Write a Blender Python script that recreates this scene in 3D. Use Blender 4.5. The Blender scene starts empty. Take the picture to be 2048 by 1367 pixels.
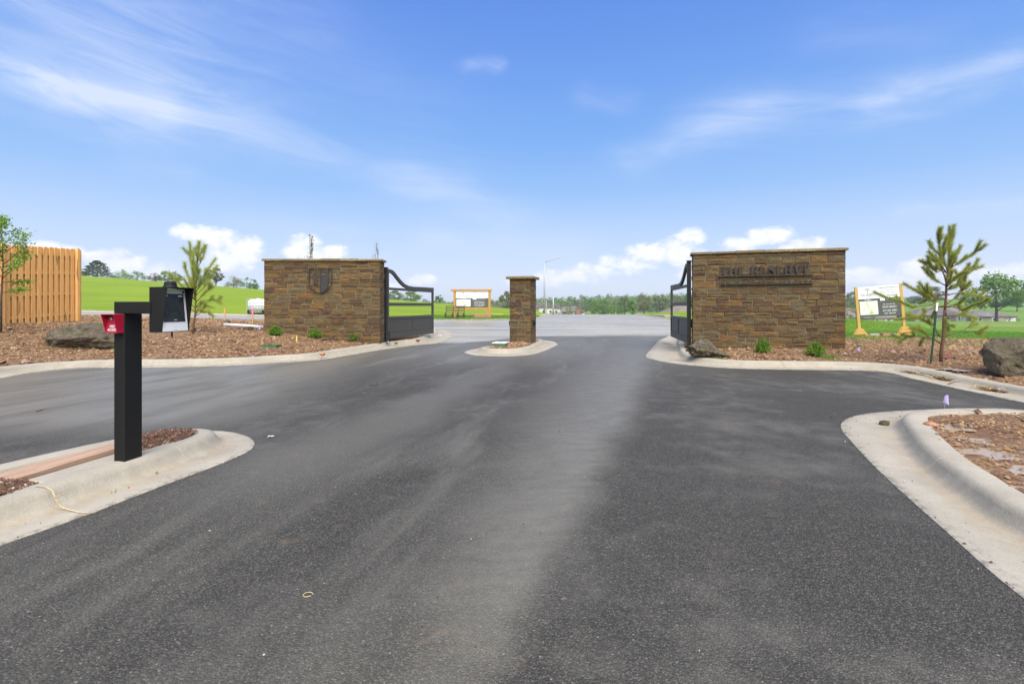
import bpy, bmesh, math, random
import numpy as np
from mathutils import Vector, Matrix, Euler
from mathutils import noise as mnoise

random.seed(7)
RNG = np.random.default_rng(7)
C = bpy.context.scene.collection
R = math.radians

# ------------------------------------------------------------------ camera, world, sun, exposure
EYE = 1.35                      # tripod height in metres
FPX, CX, HY = 1000.0, 1024.0, 612.0   # focal length, centre column and horizon row (photo pixels)
scene = bpy.context.scene
cam_data = bpy.data.cameras.new('camera')
cam = bpy.data.objects.new('camera', cam_data)
C.objects.link(cam)
cam.location = (0, 0, EYE)
cam.rotation_euler = (R(90), 0, 0)
cam_data.sensor_width = 36
cam_data.lens = FPX / 2048 * 36
cam_data.shift_y = -(683.5 - HY) / 2048
cam_data.clip_start = 0.05
cam_data.clip_end = 5000
scene.camera = cam

SUN_EL, SUN_AZ = R(52), R(168)   # azimuth clockwise from +Y : high, behind the camera, to its right
SUN_STRENGTH, SUN_ANGLE = 5.0, R(58)    # a bright sun through thin cloud: soft shade
SKY_GAIN = .74
scene.view_settings.view_transform = 'Standard'
scene.view_settings.look = 'None'
scene.view_settings.exposure = 0.6
scene.view_settings.gamma = 1.0
scene.view_settings.use_curve_mapping = False
scene.render.engine = 'CYCLES'
scene.cycles.max_bounces = 6
scene.cycles.diffuse_bounces = 3
scene.cycles.glossy_bounces = 3
scene.cycles.transparent_max_bounces = 6
scene.cycles.volume_bounces = 0
scene.cycles.use_denoising = True
scene.cycles.caustics_reflective = False
scene.cycles.caustics_refractive = False

sun_data = bpy.data.lights.new('sun', 'SUN')
sun_data.energy = SUN_STRENGTH
sun_data.angle = SUN_ANGLE
sun_data.color = (1.0, 0.955, 0.88)
sun = bpy.data.objects.new('sun', sun_data)
C.objects.link(sun)
sd = Vector((math.sin(SUN_AZ) * math.cos(SUN_EL), math.cos(SUN_AZ) * math.cos(SUN_EL), math.sin(SUN_EL)))
sun.rotation_euler = sd.to_track_quat('Z', 'Y').to_euler()


class NX:
    """a node socket with arithmetic, to write node maths as expressions"""
    def __init__(s, tree, sock): s.t, s.s = tree, sock
    def _b(s, o, op, rev=False):
        n = s.t.nodes.new('ShaderNodeMath'); n.operation = op
        a, b = (o, s) if rev else (s, o)
        for i, v in enumerate((a, b)):
            if isinstance(v, NX): s.t.links.new(v.s, n.inputs[i])
            else: n.inputs[i].default_value = v
        return NX(s.t, n.outputs[0])
    def __add__(s, o): return s._b(o, 'ADD')
    __radd__ = __add__
    def __sub__(s, o): return s._b(o, 'SUBTRACT')
    def __rsub__(s, o): return s._b(o, 'SUBTRACT', True)
    def __mul__(s, o): return s._b(o, 'MULTIPLY')
    __rmul__ = __mul__
    def __truediv__(s, o): return s._b(o, 'DIVIDE')
    def max(s, o): return s._b(o, 'MAXIMUM')
    def min(s, o): return s._b(o, 'MINIMUM')
    def pow(s, o): return s._b(o, 'POWER')
    def f(s, op):
        n = s.t.nodes.new('ShaderNodeMath'); n.operation = op
        s.t.links.new(s.s, n.inputs[0]); return NX(s.t, n.outputs[0])
    def sm(s, a, b):
        n = s.t.nodes.new('ShaderNodeMapRange'); n.interpolation_type = 'SMOOTHSTEP'; n.clamp = True
        n.inputs['From Min'].default_value = a; n.inputs['From Max'].default_value = b
        if a > b:
            n.inputs['From Min'].default_value = b; n.inputs['From Max'].default_value = a
            n.inputs['To Min'].default_value = 1; n.inputs['To Max'].default_value = 0
        s.t.links.new(s.s, n.inputs['Value']); return NX(s.t, n.outputs['Result'])


class Tree:
    def __init__(s, nt): s.nt = nt
    def n(s, typ, **kw):
        nd = s.nt.nodes.new('ShaderNode' + typ)
        for k, v in kw.items(): setattr(nd, k, v)
        return nd
    def l(s, a, b): s.nt.links.new(a.s if isinstance(a, NX) else a, b)
    def x(s, sock): return NX(s.nt, sock)
    def comb(s, a, b, c=0.0):
        nd = s.n('CombineXYZ')
        for i, v in enumerate((a, b, c)):
            if isinstance(v, NX): s.l(v, nd.inputs[i])
            else: nd.inputs[i].default_value = v
        return nd.outputs[0]
    def noise(s, vec=None, scale=5.0, detail=4.0, rough=0.55, dist=0.0, col=False):
        nd = s.n('TexNoise')
        nd.inputs['Scale'].default_value = scale; nd.inputs['Detail'].default_value = detail
        nd.inputs['Roughness'].default_value = rough; nd.inputs['Distortion'].default_value = dist
        if vec is not None: s.l(vec, nd.inputs['Vector'])
        return nd.outputs['Color'] if col else s.x(nd.outputs[0])
    def voro(s, vec=None, scale=5.0, feature='F1', out='Distance', rnd=1.0):
        nd = s.n('TexVoronoi'); nd.feature = feature
        nd.inputs['Scale'].default_value = scale; nd.inputs['Randomness'].default_value = rnd
        if vec is not None: s.l(vec, nd.inputs['Vector'])
        o = nd.outputs[out]
        return s.x(o) if out == 'Distance' else o
    def ramp(s, fac, stops, interp='LINEAR'):
        nd = s.n('ValToRGB'); cr = nd.color_ramp; cr.interpolation = interp
        while len(cr.elements) < len(stops): cr.elements.new(0.5)
        for e, (p, c) in zip(cr.elements, stops):
            e.position = p; e.color = (*c, 1) if len(c) == 3 else c
        s.l(fac, nd.inputs[0]); return nd.outputs[0]
    def mix(s, fac, a, b, mode='MIX'):
        nd = s.n('Mix'); nd.data_type = 'RGBA'; nd.blend_type = mode
        if isinstance(fac, (int, float)): nd.inputs[0].default_value = fac
        else: s.l(fac, nd.inputs[0])
        for i, v in ((6, a), (7, b)):
            if isinstance(v, (tuple, list)): nd.inputs[i].default_value = (*v, 1)
            else: s.l(v, nd.inputs[i])
        return nd.outputs[2]
    def sep(s, vec):
        nd = s.n('SeparateXYZ'); s.l(vec, nd.inputs[0]); return [s.x(o) for o in nd.outputs]
    def pos(s): return s.n('NewGeometry').outputs['Position']
    def scaled(s, vec, sc, rot=(0, 0, 0)):
        if rot != (0, 0, 0):
            m0 = s.n('Mapping'); s.l(vec, m0.inputs[0]); m0.inputs['Rotation'].default_value = rot; vec = m0.outputs[0]; rot = (0, 0, 0)
        nd = s.n('Mapping'); s.l(vec, nd.inputs[0])
        nd.inputs['Scale'].default_value = sc; nd.inputs['Rotation'].default_value = rot
        return nd.outputs[0]
    def bump(s, h, dist=0.01, strength=1.0, normal=None):
        nd = s.n('Bump'); nd.inputs['Distance'].default_value = dist; nd.inputs['Strength'].default_value = strength
        s.l(h, nd.inputs['Height'])
        if normal is not None: s.l(normal, nd.inputs['Normal'])
        return nd.outputs[0]


def build_world():
    w = bpy.data.worlds.new('World'); scene.world = w; w.use_nodes = True
    nt = w.node_tree; nt.nodes.clear(); T = Tree(nt)
    out = T.n('OutputWorld'); bg = T.n('Background')
    T.l(bg.outputs[0], out.inputs[0])
    d = T.n('TexCoord').outputs['Generated']
    nz = T.n('VectorMath', operation='NORMALIZE'); T.l(d, nz.inputs[0]); d = nz.outputs[0]
    X, Y, Z = T.sep(d)
    az = X._b(Y, 'ARCTAN2'); el = Z.f('ARCSINE')
    # clear air: the physical sky under a measured blue-to-pale gradient of elevation
    sky = T.n('TexSky'); sky.sky_type = 'NISHITA'; sky.sun_disc = False
    sky.sun_elevation = SUN_EL; sky.sun_rotation = SUN_AZ; sky.air_density = 1.0; sky.dust_density = 0.6; sky.ozone_density = 1.6
    nis = T.mix(1.0, sky.outputs[0], (0.10, 0.10, 0.10), 'MULTIPLY')
    grad = T.ramp(Z, [(0.0, (.72, .80, .95)), (.05, (.66, .76, .96)), (.13, (.51, .67, .96)), (.22, (.31, .53, .925)),
                      (.31, (.205, .43, .895)), (.42, (.155, .345, .855)), (.52, (.12, .28, .80)), (.75, (.085, .21, .68)), (1.0, (.07, .18, .62))])
    col = T.mix(0.86, nis, grad)
    # cirrus
    def A(px): return math.atan((px - CX) / FPX)
    def E(px, py): return math.atan((HY - py) / FPX * math.cos(A(px)))
    pv = T.comb(az, el)
    wob = T.noise(T.scaled(pv, (3.0, 7.0, 1)), 1.6, 5, .6, 0.4)
    fine = T.noise(T.scaled(pv, (3.0, 17.0, 1), (0, 0, R(6))), 1.5, 7, .62, 1.0).sm(.22, .80)
    az2 = az + (wob - .5) * .10; el2 = el + (wob - .5) * .05
    segs = [((-140, 120), (120, 175), 42, .62), ((120, 175), (300, 205), 34, .60), ((215, 70), (285, 190), 95, .58), ((290, 205), (620, 300), 34, .26),
            ((520, 255), (850, 365), 40, .22), ((830, 360), (1010, 425), 27, .40), ((935, 134), (990, 137), 8, .34),
            ((1270, 318), (1500, 225), 26, .34), ((1430, 240), (1800, 205), 40, .40), ((1760, 200), (2010, 130), 28, .44),
            ((2010, 130), (2300, 90), 36, .4), ((1800, 425), (2150, 400), 13, .38), ((1170, 195), (1240, 210), 16, .22), ((860, 480), (1130, 492), 24, .34),
            ((1650, 60), (1860, 70), 30, .15), ((260, 335), (370, 345), 12, .2), ((620, 80), (820, 240), 80, .10), ((0, 20), (500, 60), 90, .16),
            ((500, 440), (700, 465), 12, .22)]
    ci = None
    for (p, q, wd, stg) in segs:
        a = (A(p[0]), E(*p)); b = (A(q[0]), E(*q)); dx, dy = b[0] - a[0], b[1] - a[1]; L2 = dx * dx + dy * dy
        cs = math.cos((a[0] + b[0]) / 2) ** 1.3
        u, v = az2 - a[0], el2 - a[1]
        t = ((u * dx + v * dy) / L2).max(0.0).min(1.0)
        ex, ey = u - t * dx, v - t * dy
        dist2 = (ex * ex * .35 + ey * ey) * (-(1 / (wd * 1.25 / FPX * cs) ** 2))
        val = dist2.f('EXPONENT') * stg
        ci = val if ci is None else ci + val
    rest = T.noise(T.scaled(pv, (1.4, 6.0, 1)), 1.5, 6, .6, .8).sm(.35, .75) * (az.f('ABSOLUTE').sm(.85, 1.3)).max(el.sm(.62, .95)) * .95  # thin cloud veil added overhead and behind the camera to whiten the light
    ci = (ci * .66 + rest) * (fine * 1.0 + .32)
    ci = ci.min(.85)
    col = T.mix(ci, col, (.70, .78, .965))
    # cumulus heaped along the horizon
    blobs = [(90, 492, 40, 15), (140, 500, 40, 16), (215, 512, 52, 24), (255, 530, 60, 24), (320, 538, 40, 22), (388, 468, 46, 26), (440, 478, 50, 32), (490, 500, 50, 34),
             (450, 520, 70, 28), (612, 487, 42, 26), (650, 508, 50, 22), (590, 500, 40, 18), (845, 559, 34, 14), (790, 575, 40, 12), (1375, 478, 38, 26), (1350, 500, 60, 34), (1300, 512, 66, 28),
             (1240, 528, 60, 24), (1180, 545, 64, 24), (1110, 556, 50, 20), (1050, 565, 50, 14), (1545, 472, 60, 28), (1475, 490, 44, 20), (1600, 495, 60, 24), (1720, 552, 52, 28), (1840, 540, 52, 28),
             (1790, 562, 60, 22), (1900, 558, 60, 26), (2010, 548, 60, 30), (2090, 540, 60, 34), (700, 560, 50, 14), (-60, 500, 60, 26), (-160, 510, 70, 26), (1640, 540, 60, 22), (1420, 545, 80, 22)]
    n1 = T.noise(T.scaled(pv, (1, 1.5, 1)), 26, 8, .62, .25)
    n2 = T.noise(T.scaled(pv, (1, 1.5, 1)), 9, 4, .5, .2)
    m = None
    for (px, py, rx, ry) in blobs:
        c = math.cos(A(px)) ** 1.5
        u = (az - A(px)) * (1 / (rx / FPX * c)); v = (el - E(px, py)) * (1 / (ry / FPX * c))
        val = 1.0 - u * u - v * v
        m = val if m is None else m.max(val)
    env = T.noise(T.comb(az * 5.0, 0.3), 1.0, 4, .6) * .16
    gen = (1.0 - (el - .04) * 12.0 + (env - .08) * 8.0) * az.f('ABSOLUTE').sm(.84, .95) - (1.0 - az.f('ABSOLUTE').sm(.84, .95)) * 3.0
    m = m.max(gen)
    dens = m + (n1 - .5) * 3.0 + (n2 - .5) * 1.2
    alpha = dens.sm(-.05, 1.0) * el.sm(-.01, .035)
    shade = T.ramp(n1 * .55 + (el * 3.0) + (dens * .12), [(.25, (.74, .80, .93)), (.5, (.86, .89, .96)), (.75, (.97, .975, .99))])
    col = T.mix(alpha * .93, col, shade)
    # a pale band of haze low down
    col = T.mix(el.sm(.075, .0) * .45, col, (.70, .78, .93))
    T.l(col, bg.inputs[0]); bg.inputs[1].default_value = SKY_GAIN
build_world()

# ------------------------------------------------------------------ helpers
def tag(o, label=None, cat=None, group=None, kind=None):
    for k, v in (('label', label), ('category', cat), ('group', group), ('kind', kind)):
        if v: o[k] = v
    return o


def empty(name, loc=(0, 0, 0), rz=0.0):
    o = bpy.data.objects.new(name, None); C.objects.link(o)
    o.location = loc; o.rotation_euler = (0, 0, rz); o.empty_display_size = .2
    return o


def np_mesh(name, V, F, mat, smooth=False):
    me = bpy.data.meshes.new(name)
    V = np.asarray(V, dtype=np.float64)
    if isinstance(F, np.ndarray):
        k = F.shape[1]; nf = len(F)
        me.vertices.add(len(V)); me.vertices.foreach_set('co', V.ravel())
        me.loops.add(nf * k); me.loops.foreach_set('vertex_index', F.ravel().astype(np.int32))
        me.polygons.add(nf); me.polygons.foreach_set('loop_start', np.arange(0, nf * k, k, dtype=np.int32))
        me.update(calc_edges=True)
    else:
        me.from_pydata(V.tolist(), [], F); me.update()
    for mm in (mat if isinstance(mat, (list, tuple)) else [mat]):
        if mm: me.materials.append(mm)
    if smooth:
        me.polygons.foreach_set('use_smooth', np.ones(len(me.polygons), dtype=bool))
    return me


def link(name, me, parent=None, loc=None):
    o = bpy.data.objects.new(name, me); C.objects.link(o)
    if parent: o.parent = parent
    if loc is not None: o.location = loc
    return o


class MB:
    """collects shapes, links them as ONE mesh object"""
    def __init__(s): s.v, s.f = [], []
    def add(s, V, F):
        b = len(s.v); s.v += [tuple(p) for p in V]; s.f += [tuple(i + b for i in f) for f in F]; return s
    def box(s, c, size, rot=None, taper=None):
        hx, hy, hz = size[0] / 2, size[1] / 2, size[2] / 2
        V = [Vector((x * hx, y * hy, z * hz)) for z in (-1, 1) for y in (-1, 1) for x in (-1, 1)]
        if taper:
            for i in range(4, 8): V[i].x *= taper; V[i].y *= taper
        if rot is not None:
            M = rot if isinstance(rot, Matrix) else Euler(rot).to_matrix()
            V = [M @ p for p in V]
        V = [p + Vector(c) for p in V]
        return s.add(V, [(0, 2, 3, 1), (4, 5, 7, 6), (0, 1, 5, 4), (2, 6, 7, 3), (0, 4, 6, 2), (1, 3, 7, 5)])
    def bar(s, a, b, w, h, up=(0, 0, 1)):
        a, b = Vector(a), Vector(b); d = (b - a); L = d.length; d.normalize()
        u = Vector(up); x = d.cross(u)
        if x.length < 1e-4: x = d.cross(Vector((0, 1, 0)))
        x.normalize(); z = x.cross(d)
        M = Matrix((x, d, z)).transposed()
        return s.box((a + b) / 2, (w, L, h), M)
    def tube(s, pts, rad, n=8, cap=True):
        pts = [Vector(p) for p in pts]
        rad = rad if isinstance(rad, (list, tuple)) else [rad] * len(pts)
        V, F = [], []
        ref = None
        for i, p in enumerate(pts):
            t = (pts[min(i + 1, len(pts) - 1)] - pts[max(i - 1, 0)]).normalized()
            if ref is None:
                ref = Vector((1, 0, 0)) if abs(t.x) < .8 else Vector((0, 1, 0))
            a = (ref - t * ref.dot(t)).normalized(); ref = a; b = t.cross(a)
            for k in range(n):
                th = 2 * math.pi * k / n
                V.append(p + (a * math.cos(th) + b * math.sin(th)) * rad[i])
        for i in range(len(pts) - 1):
            for k in range(n):
                F.append((i * n + k, i * n + (k + 1) % n, (i + 1) * n + (k + 1) % n, (i + 1) * n + k))
        if cap:
            F.append(tuple(range(n - 1, -1, -1))); F.append(tuple((len(pts) - 1) * n + k for k in range(n)))
        return s.add(V, F)
    def prism(s, poly, y0, y1):
        """polygon in x,z (counter-clockwise seen from -y) extruded along y"""
        n = len(poly)
        V = [(p[0], y0, p[1]) for p in poly] + [(p[0], y1, p[1]) for p in poly]
        F = [tuple(range(n)), tuple(range(2 * n - 1, n - 1, -1))]
        F += [(i, i + n, (i + 1) % n + n, (i + 1) % n) for i in range(n)]
        return s.add(V, F)
    def strip(s, path, w, y0, y1):
        """flat strip following an x,z path, extruded along y"""
        n = len(path); V = []
        for i, (x, z) in enumerate(path):
            a, b = path[max(i - 1, 0)], path[min(i + 1, n - 1)]
            tx, tz = b[0] - a[0], b[1] - a[1]; L = math.hypot(tx, tz) or 1
            nx, nz = -tz / L, tx / L
            ww = w[i] if isinstance(w, (list, tuple)) else w
            for (y, sg) in ((y0, -1), (y0, 1), (y1, 1), (y1, -1)):
                V.append((x + nx * sg * ww / 2, y, z + nz * sg * ww / 2))
        F = []
        for i in range(n - 1):
            for k in range(4):
                F.append((i * 4 + k, i * 4 + (k + 1) % 4, i * 4 + 4 + (k + 1) % 4, i * 4 + 4 + k))
        F.append((0, 3, 2, 1)); e = (n - 1) * 4; F.append((e, e + 1, e + 2, e + 3))
        return s.add(V, F)
    def mesh(s, name, mat, bevel=0.0, smooth=False, seg=1):
        bm = bmesh.new()
        vs = [bm.verts.new(p) for p in s.v]
        for f in s.f:
            try: bm.faces.new([vs[i] for i in f])
            except ValueError: pass
        bmesh.ops.recalc_face_normals(bm, faces=bm.faces)
        if bevel > 0:
            ed = [e for e in bm.edges if len(e.link_faces) == 2 and e.calc_face_angle(0) > .5]
            bmesh.ops.bevel(bm, geom=ed, offset=bevel, segments=seg, affect='EDGES', clamp_overlap=True)
        me = bpy.data.meshes.new(name); bm.to_mesh(me); bm.free()
        if mat: me.materials.append(mat)
        if smooth:
            for p in me.polygons: p.use_smooth = True
        return me
    def build(s, name, mat, parent=None, bevel=0.0, smooth=False, loc=None, seg=1):
        return link(name, s.mesh(name, mat, bevel, smooth, seg), parent, loc)


def split_islands(o, name):
    """one object per separate piece of a small mesh (letters)"""
    bm = bmesh.new(); bm.from_mesh(o.data); seen = set(); groups = []
    for v in bm.verts:
        if v.index in seen: continue
        st = [v]; seen.add(v.index); g = []
        while st:
            a = st.pop(); g.append(a.index)
            for e in a.link_edges:
                b = e.other_vert(a)
                if b.index not in seen: seen.add(b.index); st.append(b)
        groups.append(set(g))
    for g in groups:
        idx = {}; V = []
        for i in sorted(g): idx[i] = len(V); V.append(tuple(o.data.vertices[i].co))
        F = [tuple(idx[i] for i in q.vertices) for q in o.data.polygons if q.vertices[0] in g]
        n = link(name, np_mesh(name, V, F, o.data.materials[0]), o.parent); n.location = o.location; n.rotation_euler = o.rotation_euler
    bm.free(); bpy.data.objects.remove(o)


def text_mesh(name, body, size, mat, parent, depth=0.002, align='LEFT', spacing=1.0, width=None, xs=1.0):
    """upright lettering in the x,z plane, facing -y, as a mesh"""
    cu = bpy.data.curves.new(name, 'FONT'); cu.body = body; cu.size = size; cu.extrude = depth; cu.align_x = align
    cu.space_character = spacing; cu.resolution_u = 3
    tmp = bpy.data.objects.new('text_source', cu); C.objects.link(tmp)
    bpy.context.view_layer.update()
    me = bpy.data.meshes.new_from_object(tmp.evaluated_get(bpy.context.evaluated_depsgraph_get()))
    bpy.data.objects.remove(tmp); me.name = name
    me.transform(Matrix.Rotation(R(90), 4, 'X'))
    if width is not None and len(me.vertices):
        xsv = [v.co.x for v in me.vertices]; w0 = max(xsv) - min(xsv)
        me.transform(Matrix.Diagonal((width / w0, 1, 1, 1)))
    me.materials.clear(); me.materials.append(mat)
    return link(name, me, parent)


# ------------------------------------------------------------------ where the land lies
def sm(a, b, x):
    t = np.clip((np.asarray(x, dtype=float) - a) / (b - a), 0, 1); return t * t * (3 - 2 * t)


def road_z(x, y):
    x = np.asarray(x, float); y = np.asarray(y, float)
    z = .006 * np.clip(np.minimum(y, 62) - 12, 0, None) - .035 * np.clip(y - 64, 0, 120)
    z = z + .019 * np.clip(-x - 6, 0, 80) * sm(22, 36, y)
    z = z - .10 * sm(5.3, 7.6, x) * (1 - sm(8.4, 10.6, y))
    return z


def at(px, py, z=None, dz=0.0):
    """photo pixel -> point on the road surface (or at a height)"""
    if z is not None:
        d = FPX * (EYE - z) / (py - HY); return ((px - CX) / FPX * d, d)
    d = FPX * EYE / (py - HY)
    for _ in range(30):
        d = FPX * (EYE - float(road_z((px - CX) / FPX * d, d)) - dz) / (py - HY)
    return ((px - CX) / FPX * d, d)


def deep(px, d):
    return ((px - CX) / FPX * d, d)


def inside(P, x, y):
    x = np.asarray(x, float); y = np.asarray(y, float); r = np.zeros(np.broadcast(x, y).shape, bool)
    n = len(P); j = n - 1
    for i in range(n):
        xi, yi = P[i]; xj, yj = P[j]
        if yi != yj:
            r ^= ((yi > y) != (yj > y)) & (x < (xj - xi) * (y - yi) / (yj - yi) + xi)
        j = i
    return r


def dist_line(P, x, y):
    x = np.asarray(x, float); y = np.asarray(y, float); best = np.full(np.broadcast(x, y).shape, 1e9)
    for (ax, ay), (bx, by) in zip(P[:-1], P[1:]):
        dx, dy = bx - ax, by - ay; L = dx * dx + dy * dy + 1e-12
        t = np.clip(((x - ax) * dx + (y - ay) * dy) / L, 0, 1)
        best = np.minimum(best, np.hypot(x - ax - t * dx, y - ay - t * dy))
    return best


def smooth_line(P, step=.25, closed=False, vals=None):
    """Catmull-Rom through P, resampled evenly"""
    P = [np.array(p, float) for p in P]; n = len(P); out = []; ov = []
    segs = n if closed else n - 1
    for i in range(segs):
        g = (lambda k: P[k % n]) if closed else (lambda k: P[min(max(k, 0), n - 1)])
        gv = None if vals is None else ((lambda k: vals[k % n]) if closed else (lambda k: vals[min(max(k, 0), n - 1)]))
        p0, p1, p2, p3 = g(i - 1), g(i), g(i + 1), g(i + 2)
        m = 24
        for k in range(m):
            t = k / m
            q = .5 * ((2 * p1) + (-p0 + p2) * t + (2 * p0 - 5 * p1 + 4 * p2 - p3) * t * t + (-p0 + 3 * p1 - 3 * p2 + p3) * t ** 3)
            out.append(q)
            if gv: ov.append(gv(i) * (1 - t) + gv(i + 1) * t)
    out.append(P[0] if closed else P[-1])
    if vals is not None: ov.append(vals[0] if closed else vals[-1])
    out = np.array(out); s = np.concatenate([[0], np.cumsum(np.hypot(*np.diff(out, axis=0).T))])
    N = max(int(s[-1] / step), 4); q = np.linspace(0, s[-1], N + 1)
    res = np.stack([np.interp(q, s, out[:, 0]), np.interp(q, s, out[:, 1])], 1)
    if vals is None: return res
    return res, np.interp(q, s, np.array(ov))


def normals2(P, closed=False):
    if closed:
        t = np.roll(P[:-1], -1, 0) - np.roll(P[:-1], 1, 0); t = np.vstack([t, t[:1]])
    else:
        t = np.gradient(P, axis=0)
    t /= np.linalg.norm(t, axis=1)[:, None] + 1e-9
    return np.stack([-t[:, 1], t[:, 0]], 1)   # to the left of travel


# kerb lines: outer edge of the gutter (x, y) and gutter width, ordered so that the bed lies on the LEFT of travel
KERB_H = .125
def line_of(px_list, before=(), after=()):
    L = list(before) + [(*at(a, b), g) for a, b, g in px_list] + list(after)
    return L[::-1]
LEFT_K = line_of([(897, 664, .55), (907, 669, .7), (897, 679, .8), (875, 686, .75), (831, 690, .55), (765, 699, .42), (700, 710, .38), (634, 720, .36), (535, 726, .36), (480, 730, .36),
                  (350, 734, .34), (228, 735, .34), (150, 736, .34), (100, 741, .40), (45, 748, .5), (0, 757, .5)],
                 [(-30, 31.6, .4), (-12, 28.1, .4), (-4.2, 26.6, .45)], [(-9.3, 7.6, .45), (-9.0, 5.2, .4), (-8.8, 2, .4), (-8.6, -7, .4)])
RIGHT_K = line_of([(2048, 805, .42), (1963, 787, .42), (1887, 771, .42), (1821, 756, .42), (1772, 744, .40), (1720, 740.5, .36), (1640, 739.5, .34), (1521, 738, .34), (1440, 735, .36), (1401, 732, .40),
                   (1350, 727, .5), (1316, 721, .7), (1292, 713, .85), (1302, 698, .75), (1319, 680, .6), (1338, 669.5, .5)],
                  [(16, 4.6, .4), (11, 5.2, .4), (8.6, 5.9, .42), (7.85, 6.6, .42)], [(9.6, 30, .4), (11.2, 35, .4), (12.8, 41, .4), (13.6, 48, .4), (14.5, 58, .4), (16.2, 68, .4), (17.6, 76, .4)])
FAR_K = [(7.2, 76, .4), (5.5, 68, .4), (4.4, 60, .4), (3.0, 51, .4), (1.6, 46.2, .4), (-.4, 42.8, .4), (-3.5, 41.2, .4), (-6.8, 41.0, .4), (-14, 41.9, .4), (-25, 43.4, .4), (-46, 46.6, .4)][::-1]
NEAR_K = line_of([(2045, 1196, .38), (1982, 1144, .34), (1897, 1067, .34), (1812, 992, .34), (1748, 932, .36), (1700, 880, .52), (1679, 852, .64), (1697, 834, .56), (1744, 825.5, .5), (1800, 822, .48), (1855, 819.5, .46), (1950, 817.5, .46), (2048, 816.5, .46)],
                 [(1.5, -6, .4), (1.9, 0, .4)], [(7.5, 5.9, .46), (8.2, 4.4, .46), (8.4, 1.5, .46), (8.4, -6, .46)])
NEAR_FLOW = [(2.05, -6), (2.45, 0), (2.93, 2.86), (3.06, 3.34), (3.25, 3.82), (3.40, 4.17), (3.70, 4.72), (4.06, 5.30), (4.24, 5.58), (4.50, 5.86), (4.88, 6.06), (5.40, 6.16), (6.2, 6.2), (6.75, 6.1), (7.1, 5.7), (7.7, 4.3), (7.95, 1.5), (7.95, -6)][::-1]
# ------------------------------------------------------------------ materials
MATS = {}
def new_mat(name):
    m = bpy.data.materials.new(name); m.use_nodes = True; nt = m.node_tree; T = Tree(nt)
    b = nt.nodes['Principled BSDF']; MATS[name] = m
    return m, T, b


def simple(name, col, rough=.6, metal=0.0, var=.12, scale=30, spec=.5, bump=0.0):
    m, T, b = new_mat(name)
    oc = T.n('TexCoord').outputs['Object']
    n = T.noise(oc, scale, 5, .6)
    c = T.mix(n.sm(.25, .75), tuple(v * (1 - var) for v in col), tuple(min(1, v * (1 + var)) for v in col))
    T.l(c, b.inputs['Base Color']); b.inputs['Roughness'].default_value = rough; b.inputs['Metallic'].default_value = metal
    b.inputs['Specular IOR Level'].default_value = spec
    T.l((n * .3 + (rough - .15)), b.inputs['Roughness'])
    if bump: T.l(T.bump(n, bump), b.inputs['Normal'])
    return m


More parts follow.
